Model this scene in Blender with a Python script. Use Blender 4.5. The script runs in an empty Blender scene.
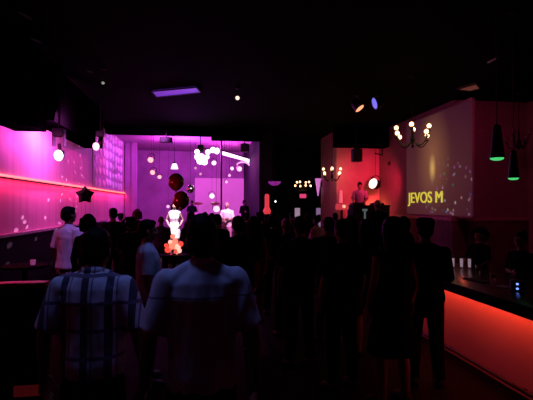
import bpy, bmesh, math, random
from mathutils import Vector, Matrix, Euler, noise
random.seed(7)
PI = math.pi
V = Vector
C = bpy.context.scene.collection
S = bpy.context.scene
S.view_settings.view_transform = 'Standard'
S.view_settings.look = 'None'

# ------------------------------------------------------------------ camera
FPX, W, H = 424.0, 533, 400
CAM = V((0, 0, 1.85))
cam_d = bpy.data.cameras.new('camera'); cam = bpy.data.objects.new('camera', cam_d); C.objects.link(cam)
cam.location = CAM
cam.rotation_euler = Euler((math.radians(90.67), 0, math.radians(-8.52)))
cam_d.sensor_width = 36; cam_d.lens = FPX * 36 / W; cam_d.clip_start = 0.05; cam_d.clip_end = 100
S.camera = cam
RM = cam.rotation_euler.to_matrix()

def ray(px, py):
    return RM @ V((px - W / 2, H / 2 - py, -FPX))
def at(px, py, Y):                       # the point seen at a pixel, at room depth Y
    d = ray(px, py); return CAM + d * (Y / d.y)
def atz(px, py, z):
    d = ray(px, py); return CAM + d * ((z - CAM.z) / d.z)
def atx(px, py, x):
    d = ray(px, py); return CAM + d * (x / d.x)

# ------------------------------------------------------------------ materials
MATS = {}
def nt(name):
    m = bpy.data.materials.new(name); m.use_nodes = True
    t = m.node_tree; b = t.nodes['Principled BSDF']
    return m, t, b
def link(t, a, b): t.links.new(a, b)
def mat(name, col, rough=0.6, metal=0.0, var=0.25, scale=12.0, bump=0.0, emis=None, estr=0.0, spec=0.5, stretch=(1, 1, 1), coat=0.0):
    if name in MATS: return MATS[name]
    m, t, b = nt(name)
    tc = t.nodes.new('ShaderNodeTexCoord'); mp = t.nodes.new('ShaderNodeMapping'); mp.inputs['Scale'].default_value = stretch
    n = t.nodes.new('ShaderNodeTexNoise'); n.inputs['Scale'].default_value = scale; n.inputs['Detail'].default_value = 4
    r = t.nodes.new('ShaderNodeValToRGB')
    r.color_ramp.elements[0].position = 0.3; r.color_ramp.elements[1].position = 0.7
    r.color_ramp.elements[0].color = (*[c * (1 - var) for c in col], 1)
    r.color_ramp.elements[1].color = (*[min(1, c * (1 + var)) for c in col], 1)
    link(t, tc.outputs['Object'], mp.inputs['Vector']); link(t, mp.outputs['Vector'], n.inputs['Vector'])
    link(t, n.outputs['Fac'], r.inputs['Fac']); link(t, r.outputs['Color'], b.inputs['Base Color'])
    b.inputs['Roughness'].default_value = rough; b.inputs['Metallic'].default_value = metal
    b.inputs['Specular IOR Level'].default_value = spec; b.inputs['Coat Weight'].default_value = coat
    if bump:
        bp = t.nodes.new('ShaderNodeBump'); bp.inputs['Strength'].default_value = bump; bp.inputs['Distance'].default_value = 0.02
        link(t, n.outputs['Fac'], bp.inputs['Height']); link(t, bp.outputs['Normal'], b.inputs['Normal'])
    if emis:
        b.inputs['Emission Color'].default_value = (*emis, 1); b.inputs['Emission Strength'].default_value = estr
    MATS[name] = m
    return m
def glow(name, col, s):
    return mat(name, (0.02, 0.02, 0.02), 0.4, var=0, emis=col, estr=s)

def plank_mat():
    m, t, b = nt('dark_floor_boards')
    tc = t.nodes.new('ShaderNodeTexCoord'); mp = t.nodes.new('ShaderNodeMapping')
    mp.inputs['Rotation'].default_value = (0, 0, PI / 2)
    br = t.nodes.new('ShaderNodeTexBrick'); br.inputs['Scale'].default_value = 1.0
    br.inputs['Brick Width'].default_value = 1.4; br.inputs['Row Height'].default_value = 0.14; br.inputs['Mortar Size'].default_value = 0.003
    br.inputs['Color1'].default_value = (0.010, 0.006, 0.005, 1); br.inputs['Color2'].default_value = (0.014, 0.008, 0.006, 1); br.inputs['Mortar'].default_value = (0.004, 0.003, 0.003, 1)
    link(t, tc.outputs['Object'], mp.inputs['Vector']); link(t, mp.outputs['Vector'], br.inputs['Vector'])
    link(t, br.outputs['Color'], b.inputs['Base Color'])
    n = t.nodes.new('ShaderNodeTexNoise'); n.inputs['Scale'].default_value = 3
    mr = t.nodes.new('ShaderNodeMapRange'); mr.inputs['To Min'].default_value = 0.6; mr.inputs['To Max'].default_value = 0.85; b.inputs['Specular IOR Level'].default_value = 0.03
    link(t, n.outputs['Fac'], mr.inputs['Value']); link(t, mr.outputs['Result'], b.inputs['Roughness'])
    return m

def stripe_lines(t, sock, period, width, offset=0.0):
    a = t.nodes.new('ShaderNodeMath'); a.operation = 'ADD'; a.inputs[1].default_value = offset + 50 * period; link(t, sock, a.inputs[0])
    p = t.nodes.new('ShaderNodeMath'); p.operation = 'MODULO'; p.inputs[1].default_value = period; link(t, a.outputs[0], p.inputs[0])
    l = t.nodes.new('ShaderNodeMath'); l.operation = 'LESS_THAN'; l.inputs[1].default_value = width; link(t, p.outputs[0], l.inputs[0])
    return l.outputs[0]
def mixc(t, fac, a, b):
    mx = t.nodes.new('ShaderNodeMix'); mx.data_type = 'RGBA'
    link(t, fac, mx.inputs[0])
    for s, v in ((6, a), (7, b)):
        if isinstance(v, tuple): mx.inputs[s].default_value = (*v, 1)
        else: link(t, v, mx.inputs[s])
    return mx.outputs[2]

def plaid_mat():
    m, t, b = nt('plaid_cotton')
    tc = t.nodes.new('ShaderNodeTexCoord'); sx = t.nodes.new('ShaderNodeSeparateXYZ'); link(t, tc.outputs['Object'], sx.inputs[0])
    c = mixc(t, stripe_lines(t, sx.outputs['X'], 0.125, 0.040, 0.03), (0.50, 0.52, 0.60), (0.05, 0.05, 0.08))
    c = mixc(t, stripe_lines(t, sx.outputs['Z'], 0.14, 0.018, 0.05), c, (0.12, 0.11, 0.17))
    c = mixc(t, stripe_lines(t, sx.outputs['X'], 0.125, 0.008, 0.10), c, (0.16, 0.14, 0.22))
    link(t, c, b.inputs['Base Color']); b.inputs['Roughness'].default_value = 0.9
    return m
def shirt_mat():
    m, t, b = nt('pale_blue_cotton')
    tc = t.nodes.new('ShaderNodeTexCoord'); sx = t.nodes.new('ShaderNodeSeparateXYZ'); link(t, tc.outputs['Object'], sx.inputs[0])
    n = t.nodes.new('ShaderNodeTexNoise'); n.inputs['Scale'].default_value = 220
    c = mixc(t, n.outputs['Fac'], (0.40, 0.43, 0.50), (0.56, 0.59, 0.66))
    c = mixc(t, stripe_lines(t, sx.outputs['Z'], 3.0, 0.007, -1.365), c, (0.10, 0.11, 0.15))
    link(t, c, b.inputs['Base Color']); b.inputs['Roughness'].default_value = 0.9
    return m

def fold_wall_mat(name, c0, c1, rough):
    m, t, b = nt(name)
    tc = t.nodes.new('ShaderNodeTexCoord'); mp = t.nodes.new('ShaderNodeMapping'); mp.inputs['Scale'].default_value = (1, 4.0, 0.12)
    n = t.nodes.new('ShaderNodeTexNoise'); n.inputs['Scale'].default_value = 1.6; n.inputs['Detail'].default_value = 5
    link(t, tc.outputs['Object'], mp.inputs['Vector']); link(t, mp.outputs['Vector'], n.inputs['Vector'])
    r = t.nodes.new('ShaderNodeValToRGB'); r.color_ramp.elements[0].position = .3; r.color_ramp.elements[1].position = .7
    r.color_ramp.elements[0].color = (*c0, 1); r.color_ramp.elements[1].color = (*c1, 1)
    link(t, n.outputs['Fac'], r.inputs['Fac']); link(t, r.outputs['Color'], b.inputs['Base Color'])
    bp = t.nodes.new('ShaderNodeBump'); bp.inputs['Strength'].default_value = .25; bp.inputs['Distance'].default_value = .04
    link(t, n.outputs['Fac'], bp.inputs['Height']); link(t, bp.outputs['Normal'], b.inputs['Normal'])
    b.inputs['Roughness'].default_value = rough
    return m

def screen_mat():
    F_, G_ = atx(433.5, 170, XS), atx(452, 200, XS)
    """the moving picture on the projection screen: a warm flame of light and confetti over a dim wine ground"""
    m, t, b = nt('projected_picture')
    tc = t.nodes.new('ShaderNodeTexCoord'); sx = t.nodes.new('ShaderNodeSeparateXYZ'); link(t, tc.outputs['Object'], sx.inputs[0])
    def blob(y, z, ry, rz, p):
        mp = t.nodes.new('ShaderNodeMapping'); mp.vector_type = 'TEXTURE'
        mp.inputs['Location'].default_value = (0, y, z); mp.inputs['Scale'].default_value = (1000, ry, rz)
        link(t, tc.outputs['Object'], mp.inputs['Vector'])
        g = t.nodes.new('ShaderNodeTexGradient'); g.gradient_type = 'SPHERICAL'; link(t, mp.outputs['Vector'], g.inputs['Vector'])
        q = t.nodes.new('ShaderNodeMath'); q.operation = 'POWER'; q.inputs[1].default_value = p; link(t, g.outputs['Fac'], q.inputs[0])
        return q.outputs[0]
    c = mixc(t, blob(F_.y + .2, 2.6, 2.8, 2.3, 1.0), (0.028, 0.005, 0.014), (0.085, 0.024, 0.020))
    c = mixc(t, blob(F_.y, F_.z + .35, 1.0, 1.6, 1.3), c, (0.22, 0.085, 0.040))
    c = mixc(t, blob(F_.y, F_.z + .05, 0.20, 0.44, 1.1), c, (0.62, 0.36, 0.10))
    v = t.nodes.new('ShaderNodeTexVoronoi'); v.inputs['Scale'].default_value = 6.0; link(t, tc.outputs['Object'], v.inputs['Vector'])
    l = t.nodes.new('ShaderNodeMath'); l.operation = 'LESS_THAN'; l.inputs[1].default_value = 0.25; link(t, v.outputs['Distance'], l.inputs[0])
    k = t.nodes.new('ShaderNodeMath'); k.operation = 'MULTIPLY'; link(t, l.outputs[0], k.inputs[0]); link(t, blob(G_.y, G_.z, 1.5, 1.15, 0.5), k.inputs[1])
    hs = t.nodes.new('ShaderNodeHueSaturation'); hs.inputs['Saturation'].default_value = .8; hs.inputs['Value'].default_value = .26; link(t, v.outputs['Color'], hs.inputs['Color'])
    c = mixc(t, k.outputs[0], c, hs.outputs['Color'])
    b.inputs['Base Color'].default_value = (0.04, 0.022, 0.026, 1); b.inputs['Roughness'].default_value = 0.9
    link(t, c, b.inputs['Emission Color']); b.inputs['Emission Strength'].default_value = 1.0
    return m

M_black = mat('black_paint', (0.004, 0.0036, 0.0045), 0.6, spec=.25)
M_blackmetal = mat('black_metal', (0.006, 0.006, 0.007), 0.5, 0.5, spec=.2)
M_iron = mat('wrought_iron', (0.006, 0.004, 0.004), 0.6, 0.3, spec=.2)
M_ceiling = mat('black_ceiling', (0.0030, 0.0022, 0.0030), 0.9, var=.3, scale=2, spec=.02)
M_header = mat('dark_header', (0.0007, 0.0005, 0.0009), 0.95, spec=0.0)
M_floor = plank_mat()
M_leftwall = fold_wall_mat('draped_pale_wall', (0.50, 0.27, 0.42), (0.68, 0.40, 0.56), 0.7)
M_wains = mat('dark_panelling', (0.0025, 0.0015, 0.003), 0.7, scale=4, spec=.05)
M_wine = mat('wine_plaster', (0.20, 0.09, 0.12), 0.85, var=.12, scale=3, spec=.2)
M_redwall = mat('rose_plaster', (0.50, 0.22, 0.28), 0.8, var=.12, scale=2.2)
M_stagewall = mat('stage_backcloth', (0.42, 0.24, 0.46), 0.9, var=.2, scale=1.5)
M_navy = mat('navy_wall', (0.018, 0.016, 0.03), 0.85, spec=.2)
M_skin = [mat('skin_%d' % i, c, 0.55, var=.08, scale=9) for i, c in enumerate([(0.16, 0.085, 0.06), (0.11, 0.055, 0.04), (0.40, 0.25, 0.19)])]
M_eye = mat('eye_dark', (0.02, 0.015, 0.012), 0.15, var=0)
M_lip = mat('lip', (0.30, 0.10, 0.09), 0.5, var=.05)
M_hair = [mat('hair_%d' % i, c, 0.6, var=.4, scale=60, stretch=(1, 1, .15), bump=.4, spec=.05) for i, c in enumerate([(0.004, 0.003, 0.003), (0.010, 0.006, 0.004), (0.07, 0.025, 0.02)])]
M_chrome = mat('chrome', (0.75, 0.7, 0.75), 0.22, 1.0, var=.05)
M_glass = mat('clear_glass', (0.92, 0.90, 0.92), 0.05, var=.02)
M_glass.node_tree.nodes['Principled BSDF'].inputs['Transmission Weight'].default_value = 1.0
def cloth(name, col): return mat('cloth_' + name, col, 0.95, var=.15, scale=90, bump=.1, spec=.08)
M_cl = dict(black=cloth('black', (0.004, 0.004, 0.005)), char=cloth('charcoal', (0.009, 0.009, 0.011)), navy=cloth('navy', (0.006, 0.007, 0.014)),
            white=cloth('white', (0.62, 0.60, 0.64)), blue=cloth('blue', (0.34, 0.40, 0.56)), denim=cloth('denim', (0.02, 0.03, 0.08)), wine=cloth('wine', (0.025, 0.006, 0.01)),
            purple=cloth('purple', (0.04, 0.014, 0.05)), brown=cloth('brown', (0.035, 0.022, 0.018)), rose=cloth('rose', (0.55, 0.25, 0.38)), mauve=cloth('mauve', (.20, .16, .24)), cream=cloth('cream', (0.85, 0.80, 0.82)))
M_plaid = plaid_mat(); M_shirt = shirt_mat()
M_shoe = mat('shoe_leather', (0.006, 0.005, 0.005), 0.5, spec=.2)

# ------------------------------------------------------------------ mesh helpers
def BM(): return bmesh.new()
def _xf(bm, geom, M):
    bmesh.ops.transform(bm, matrix=M, verts=[g for g in geom if isinstance(g, bmesh.types.BMVert)])
def box(bm, c, s, rot=None, bev=0.0):
    r = bmesh.ops.create_cube(bm, size=1.0)
    vs = r['verts']
    bmesh.ops.scale(bm, vec=V(s), verts=vs)
    if bev:
        es = list({e for v in vs for e in v.link_edges})
        q = bmesh.ops.bevel(bm, geom=es, offset=bev, segments=2, affect='EDGES', profile=.6)
        vs = list({v for f in q['faces'] for v in f.verts} | {v for v in vs if v.is_valid})
    M = Matrix.Translation(V(c)) @ (rot.to_matrix().to_4x4() if rot else Matrix())
    bmesh.ops.transform(bm, matrix=M, verts=vs)
def sph(bm, c, r, u=16, v=10, rot=None):
    r = (r, r, r) if not hasattr(r, '__len__') else r
    M = Matrix.Translation(V(c)) @ (rot.to_matrix().to_4x4() if rot else Matrix()) @ Matrix.Diagonal((*r, 1))
    bmesh.ops.create_uvsphere(bm, u_segments=u, v_segments=v, radius=1, matrix=M)
def frame(d):
    d = d.normalized(); h = V((0, 0, 1)) if abs(d.z) < .9 else V((1, 0, 0))
    x = d.cross(h).normalized(); return x, d.cross(x)
def tube(bm, pts, rad, seg=8, cap=True):
    pts = [V(p) for p in pts]; n = len(pts)
    rad = rad if hasattr(rad, '__len__') else [rad] * n
    rings = []; x = None
    for i, p in enumerate(pts):
        d = (pts[min(i + 1, n - 1)] - pts[max(i - 1, 0)]).normalized()
        if x is None: x, y = frame(d)
        else:
            x = (x - d * x.dot(d)).normalized(); y = d.cross(x)
        rings.append([bm.verts.new(p + (x * math.cos(a) + y * math.sin(a)) * rad[i]) for a in [2 * PI * k / seg for k in range(seg)]])
    for a, b in zip(rings, rings[1:]):
        for k in range(seg): bm.faces.new((a[k], a[(k + 1) % seg], b[(k + 1) % seg], b[k]))
    if cap:
        bm.faces.new(rings[0][::-1]); bm.faces.new(rings[-1])
def cyl(bm, p0, p1, r0, r1=None, seg=16): tube(bm, [p0, p1], [r0, r0 if r1 is None else r1], seg)
def lathe(bm, prof, M=Matrix(), seg=24):
    rings = []
    for r, z in prof:
        if r < 1e-5: rings.append([bm.verts.new(M @ V((0, 0, z)))])
        else: rings.append([bm.verts.new(M @ V((r * math.cos(2 * PI * k / seg), r * math.sin(2 * PI * k / seg), z))) for k in range(seg)])
    for a, b in zip(rings, rings[1:]):
        for k in range(seg):
            k2 = (k + 1) % seg
            if len(a) == 1 and len(b) == 1: continue
            if len(a) == 1: bm.faces.new((a[0], b[k2], b[k]))
            elif len(b) == 1: bm.faces.new((a[k], a[k2], b[0]))
            else: bm.faces.new((a[k], a[k2], b[k2], b[k]))
def quad(bm, pts):
    bm.faces.new([bm.verts.new(V(p)) for p in pts])
def aim(d):                                   # matrix turning local +Z to direction d
    return V(d).to_track_quat('Z', 'Y').to_matrix().to_4x4()

def obj(name, bm, m, parent=None, smooth=True, loc=None):
    bmesh.ops.recalc_face_normals(bm, faces=bm.faces)
    me = bpy.data.meshes.new(name); bm.to_mesh(me); bm.free()
    if smooth:
        for p in me.polygons: p.use_smooth = True
        me.set_sharp_from_angle(angle=math.radians(40))
    o = bpy.data.objects.new(name, me); C.objects.link(o)
    if m: me.materials.append(m)
    if parent: o.parent = parent
    if loc is not None: o.location = loc
    return o
def tag(o, label, cat, group=None, kind=None):
    o['label'] = label; o['category'] = cat
    if group: o['group'] = group
    if kind: o['kind'] = kind
    return o
def thing(name, label, cat, loc=(0, 0, 0), rz=0.0, group=None):
    o = bpy.data.objects.new(name, None); C.objects.link(o); o.empty_display_size = .1
    o.location = loc; o.rotation_euler = (0, 0, rz)
    return tag(o, label, cat, group)
def struct(name, bm, m, label=None, cat=None):
    o = obj(name, bm, m, smooth=False); o['kind'] = 'structure'
    if label: o['label'] = label
    if cat: o['category'] = cat
    return o
def copy_tree(o, parent=None):
    c = o.copy(); C.objects.link(c); c.parent = parent
    for ch in list(o.children): copy_tree(ch, c)
    return c
def light(kind, name, loc, col, e, size=.1, target=None, angle=None, blend=.6, sy=None):
    d = bpy.data.lights.new(name, kind); d.color = col; d.energy = e
    if kind == 'AREA':
        d.size = size
        if sy: d.shape = 'RECTANGLE'; d.size_y = sy
    else: d.shadow_soft_size = size
    if kind == 'SPOT': d.spot_size = math.radians(angle); d.spot_blend = blend
    o = bpy.data.objects.new(name, d); C.objects.link(o); o.location = loc
    if target is not None: o.rotation_euler = (V(target) - V(loc)).to_track_quat('-Z', 'Y').to_euler()
    return o

# ------------------------------------------------------------------ setting
ZC = 4.6                                        # ceiling
XL, XR, XS = -3.4, 8.6, 6.5                     # left wall, far right wall, screen wall
YB = 24.0; YST = 15.5                           # back wall, stage front
b = BM(); box(b, (2.6, 10.5, -.05), (12.4, 27.4, .1)); struct('floor', b, M_floor, 'dark floor boards of the dance floor', 'floor')
b = BM(); box(b, (2.6, 10.5, ZC + .05), (12.4, 27.4, .1)); struct('ceiling', b, M_ceiling, 'black ceiling over the dance floor', 'ceiling')
b = BM(); box(b, (XL - .1, 10.5, ZC / 2), (.2, 27.4, ZC)); struct('wall_left', b, M_leftwall, 'pale draped wall washed in magenta light', 'wall')
b = BM(); box(b, (XR + .1, 10.5, ZC / 2), (.2, 27.4, ZC)); struct('wall_right', b, M_wine)
b = BM(); box(b, (2.6, -3.1, ZC / 2), (12.4, .2, ZC)); struct('wall_rear', b, M_wine)
b = BM(); box(b, (2.6, YB + .1, ZC / 2), (12.4, .2, ZC)); struct('wall_back', b, M_navy, 'dark navy back wall of the club', 'wall')
b = BM(); box(b, (XS + 1.05, 12.6, ZC / 2), (2.1, 4.8, ZC)); struct('wall_screen', b, M_wine, 'wine coloured wall that carries the projection screen', 'wall')
b = BM(); box(b, (6.725, 16.05, ZC / 2), (3.75, 2.1, ZC)); struct('wall_booth', b, M_redwall, 'rose wall lit red behind the disc jockey', 'wall')
# low dark panelling, right wall panels darkened for light falloff, rails
b = BM(); box(b, (XL + .03, 9.5, .65), (.06, 12.0, 1.3)); struct('trim_1', b, M_wains, 'dark panelling along the foot of the left wall', 'panelling')
b = BM(); box(b, (XL + .06, 9.5, 1.325), (.12, 12.0, .05)); struct('trim_2', b, mat('pale_ledge', (.45, .35, .42), .5), 'pale ledge along the left wall over dark panelling', 'ledge')
b = BM(); box(b, (XS + .98, 10.17, .72), (2.2, .06, 1.44)); box(b, (XS - .03, 12.6, .72), (.06, 4.8, 1.44)); struct('trim_3', b, mat('wine_falloff_panel', (.085, .035, .05), .7, scale=4, spec=.2), 'right wall below the rail, darkened for light falling off', 'panelling')  # darker colour carries the light falling off below the rail
b = BM(); box(b, (XS + .98, 10.16, 1.48), (2.3, .09, .08)); box(b, (XS - .04, 12.6, 1.48), (.09, 4.85, .08)); struct('trim_4', b, mat('wine_rail', (.30, .12, .16), .5), 'wine coloured rail under the projection screen', 'rail')
# dark soffit stepping along the left wall, header over the stage, soffit over the disc jockey
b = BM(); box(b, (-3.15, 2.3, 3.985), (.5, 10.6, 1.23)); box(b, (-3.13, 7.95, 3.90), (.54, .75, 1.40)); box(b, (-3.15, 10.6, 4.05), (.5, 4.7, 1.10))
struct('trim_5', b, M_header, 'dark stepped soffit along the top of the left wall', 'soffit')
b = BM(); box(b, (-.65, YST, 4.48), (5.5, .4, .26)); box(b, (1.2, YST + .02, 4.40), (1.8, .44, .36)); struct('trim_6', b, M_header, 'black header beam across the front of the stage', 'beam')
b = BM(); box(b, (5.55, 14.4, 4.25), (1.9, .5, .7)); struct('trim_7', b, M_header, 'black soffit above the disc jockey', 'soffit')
# stage
b = BM(); box(b, (-.65, 18.75, .25), (5.5, 6.1, .5)); struct('stage', b, M_black, 'black stage platform behind the crowd', 'stage')
b = BM(); box(b, (-.35, 21.9, 2.3), (6.1, .2, 4.6)); struct('wall_stage', b, M_stagewall, 'backcloth of the stage lit purple', 'wall')
b = BM(); box(b, (2.32, 18.8, 2.3), (.5, 6.4, 4.6)); struct('wall_wing', b, M_navy, 'dark navy wing wall at the right of the stage', 'wall')
b = BM(); box(b, (-2.97, 19.2, 2.3), (.2, .3, 4.6)); box(b, (-3.2, 19.2, 2.3), (.3, .2, 4.6)); struct('wall_flat', b, M_stagewall, 'narrow side flat at the left of the stage', 'wall')
b = BM(); box(b, (-.65, 18.75, 4.575), (5.5, 6.0, .03)); struct('trim_8', b, mat('stage_ceiling_sheet', (.40, .22, .42), .9, scale=1.5), 'pale sheet added under the stage ceiling to catch magenta light', 'ceiling sheet')  # pale sheet added so the stage ceiling shows the magenta light
# platform of the disc jockey
b = BM(); box(b, (5.55, 13.6, .425), (1.85, 2.7, .85)); struct('platform', b, M_black, 'black platform under the disc jockey', 'platform')
b = BM(); box(b, (4.3, 10.3, .1), (2.6, 3.6, .2)); struct('step', b, M_black, 'low black riser in front of the disc jockey', 'riser')

# ------------------------------------------------------------------ screen, text
root = thing('projection_screen', 'large projection screen on the right wall showing yellow words and confetti', 'screen', (XS - .02, 0, 0))
pa, pb = atx(406.5, 150, XS - .03), atx(472.5, 150, XS - .03)
y0, y1 = pb.y, pa.y
b = BM(); box(b, (0, (y0 + y1) / 2, 3.0), (.03, y1 - y0, 2.86)); obj('picture', b, screen_mat(), root, smooth=False)
b = BM(); box(b, (0, (y0 + y1) / 2, 1.55), (.05, y1 - y0 + .1, .05)); box(b, (0, (y0 + y1) / 2, 4.45), (.05, y1 - y0 + .1, .05)); [box(b, (0, yy, 3.0), (.05, .05, 2.95)) for yy in (y0 - .025, y1 + .025)]; obj('frame', b, M_wine, root, smooth=False)
def text_mesh(txt, name, m, parent, size, M, depth=.004):
    cu = bpy.data.curves.new(name, 'FONT'); cu.body = txt; cu.size = size; cu.extrude = depth; cu.offset = 0.0
    to = bpy.data.objects.new(name + '_tmp', cu); C.objects.link(to)
    dg = bpy.context.evaluated_depsgraph_get(); me = bpy.data.meshes.new_from_object(to.evaluated_get(dg))
    bpy.data.objects.remove(to); bpy.data.curves.remove(cu)
    me.transform(M); me.materials.clear(); me.materials.append(m)
    o = bpy.data.objects.new(name, me); C.objects.link(o); o.parent = parent
    return o
tl, tr = atx(408.5, 197, XS - .05), atx(443, 197, XS - .05)
tM = Matrix.Translation((-.03, tl.y, tl.z - .185)) @ Matrix(((0, 0, -1, 0), (-1, 0, 0, 0), (0, 1, 0, 0), (0, 0, 0, 1)))
tx = text_mesh('JEVOS M', 'lettering', glow('yellow_letters', (.62, .52, .045), 1.0), root, .46, tM)
w = max(v.co.y for v in tx.data.vertices) - min(v.co.y for v in tx.data.vertices)
k = (tl.y - tr.y) / w
for v in tx.data.vertices: v.co.y = tl.y + (v.co.y - tl.y) * k
ycut = tl.y - (tl.y - tr.y) * .735
for part in (0, 1):                                     # two words; each letter stroke thickened sideways
    b = BM()
    for dy in (-.016, 0, .016):
        m2 = tx.data.copy(); m2.transform(Matrix.Translation((dy * .02, dy, 0))); b.from_mesh(m2); bpy.data.meshes.remove(m2)
    bmesh.ops.delete(b, geom=[v for v in b.verts if (v.co.y < ycut) != bool(part)], context='VERTS')
    obj('lettering', b, MATS['yellow_letters'], root, smooth=False)
bpy.data.objects.remove(tx)

# ------------------------------------------------------------------ left wall: LED strip, disc hanging
la, lb = atx(-20, 172.5, XL), atx(133, 195.5, XL)
zl = (la.z + lb.z) / 2
root = thing('led_strip', 'long glowing coral light strip running along the left wall', 'light strip', (XL, 0, zl))
b = BM(); box(b, (.045, 11, -.015), (.08, 19, .02)); obj('channel', b, M_black, root, smooth=False)
b = BM(); box(b, (.04, 11, .02), (.06, 19, .045)); obj('diffuser', b, glow('coral_led', (1.0, .11, .10), 3.6), root, smooth=False)
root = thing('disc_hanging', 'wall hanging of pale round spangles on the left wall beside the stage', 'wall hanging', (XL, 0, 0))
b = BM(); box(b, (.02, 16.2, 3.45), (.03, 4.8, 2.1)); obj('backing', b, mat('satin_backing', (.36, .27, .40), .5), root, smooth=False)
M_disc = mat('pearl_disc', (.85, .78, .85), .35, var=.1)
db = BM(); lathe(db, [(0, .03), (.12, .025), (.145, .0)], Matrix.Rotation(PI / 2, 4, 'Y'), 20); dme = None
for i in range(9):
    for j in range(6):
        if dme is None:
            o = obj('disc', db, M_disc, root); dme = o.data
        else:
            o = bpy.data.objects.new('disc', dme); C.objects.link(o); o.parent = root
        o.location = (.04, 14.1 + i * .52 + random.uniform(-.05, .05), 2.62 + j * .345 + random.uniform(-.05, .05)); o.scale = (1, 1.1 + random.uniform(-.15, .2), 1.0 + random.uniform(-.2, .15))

# ------------------------------------------------------------------ chandeliers
M_bulb = glow('warm_bulb', (1.0, .58, .27), 4.0)
M_bulb_off = mat('dull_bulb', (.10, .07, .05), .2)
M_candle = mat('candle_sleeve', (.06, .04, .03), .6)
def chandelier(label, loc, R, n=8, lit=True, a0=.2, group=None):
    root = thing('chandelier', label, 'chandelier', loc, a0, group)
    top = ZC - loc[2]
    b = BM(); tube(b, [(0, 0, .30), (0, 0, top - .03)], .008, 6)
    k = 0; z = .32
    while z < top - .1:
        sph(b, (0, 0, z), (.016 if k % 2 else .008, .008 if k % 2 else .016, .022), 6, 5); z += .05; k += 1
    obj('chain', b, M_iron, root)
    b = BM(); lathe(b, [(0, top), (.06, top), (.055, top - .02), (.02, top - .05), (0, top - .05)]); obj('ceiling_cap', b, M_iron, root)
    b = BM(); lathe(b, [(0, -.24), (.02, -.22), (.035, -.19), (.015, -.15), (.03, -.11), (.06, -.06), (.045, 0), (.018, .05), (.03, .12), (.02, .2), (.012, .3), (0, .31)], seg=16); obj('stem', b, M_iron, root)
    for i in range(n):
        a = 2 * PI * i / n; dz = .11 if i % 2 else -.05; r = R * (1 if i % 2 == 0 else .82)
        c, s = math.cos(a), math.sin(a)
        pts = []
        for t in [x / 10 for x in range(11)]:
            rr = .03 + (r - .03) * t; zz = -.08 - .14 * math.sin(t * PI * .9) + (.10 + dz) * t * t
            pts.append((c * rr, s * rr, zz))
        b = BM(); tube(b, pts, [.012] * 8 + [.010] * 3, 6); arm = obj('arm', b, M_iron, root)
        e = V(pts[-1])
        b = BM(); lathe(b, [(0, 0), (.035, .015), (.04, .03), (.015, .025), (0, .025)], Matrix.Translation(e), 12); obj('drip_cup', b, M_iron, arm)
        b = BM(); cyl(b, e + V((0, 0, .025)), e + V((0, 0, .09)), .012, seg=8); obj('candle', b, M_candle, arm)
        b = BM(); lathe(b, [(0, .082), (.028, .088), (.046, .118), (.044, .145), (.022, .172), (0, .178)], Matrix.Translation(e), 10); obj('bulb', b, M_bulb if lit else M_bulb_off, arm)
    return root
c1, c2, c3 = at(412.5, 137, 8.4), at(332, 175, 14.6), at(303, 187, 18.4)
chandelier('largest lit chandelier, black iron with candle bulbs, hanging before the projection screen', c1, .40, 8, True, .25, 'lit chandeliers')
chandelier('lit black iron chandelier hanging left of the disc jockey, middle in size', c2, .37, 8, True, .5, 'lit chandeliers')
chandelier('smallest and farthest lit chandelier, hanging above the pink sign', c3, .36, 8, True, .1, 'lit chandeliers')
chandelier('unlit dark chandelier at the right edge behind the green pendants', at(519, 140, 9.3), .26, 6, False, .3)
for c, e in ((c1, 10), (c2, 10), (c3, 10)):
    light('POINT', 'chandelier_glow', c + V((0, 0, .02)), (1, .6, .3), e, .25)

# ------------------------------------------------------------------ pendants
def pendant(label, px, top, bot, Y, rr):
    pt, pb = at(px, top, Y), at(px, bot, Y); h = pt.z - pb.z
    root = thing('pendant_lamp', label, 'pendant lamp', pb, 0, 'green pendant lamps')
    b = BM(); lathe(b, [(rr, 0), (rr * .97, .06 * h), (rr * .55, .86 * h), (rr * .5, .95 * h), (rr * .15, h), (0, h), (0, h - .012), (rr * .45, .9 * h), (rr * .9, .06 * h), (rr * .93, 0), (rr, 0)], seg=28); obj('lamp_shade', b, mat('black_enamel', (.006, .006, .006), .55, var=.1, spec=.2), root)
    b = BM(); lathe(b, [(0, -.030), (rr * .5, -.027), (rr * .85, -.014), (rr * .93, .004), (rr * .9, .012), (0, .012)], seg=28); obj('diffuser', b, glow('green_diffuser', (.09, .85, .24), .75), root)
    b = BM(); cyl(b, (0, 0, h), (0, 0, ZC - pb.z), .006, seg=6); obj('cable', b, M_black, root)
    b = BM(); lathe(b, [(0, 0), (.05, 0), (.05, -.03), (0, -.03)], Matrix.Translation((0, 0, ZC - pb.z)), 16); obj('ceiling_rose', b, M_black, root)
    return root
pendant('larger black cone pendant lamp glowing green at the rim, left of the pair', 497, 124, 158, 4.5, .082)
p2 = pendant('smaller black cone pendant lamp glowing green, hanging lower right of the pair', 513.5, 150, 178, 5.4, .076)
b = BM(); lathe(b, [(.0445, .17), (.0395, .22)], seg=28); obj('glow_band', b, glow('green_band', (.02, .22, .08), .5), p2)

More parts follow.
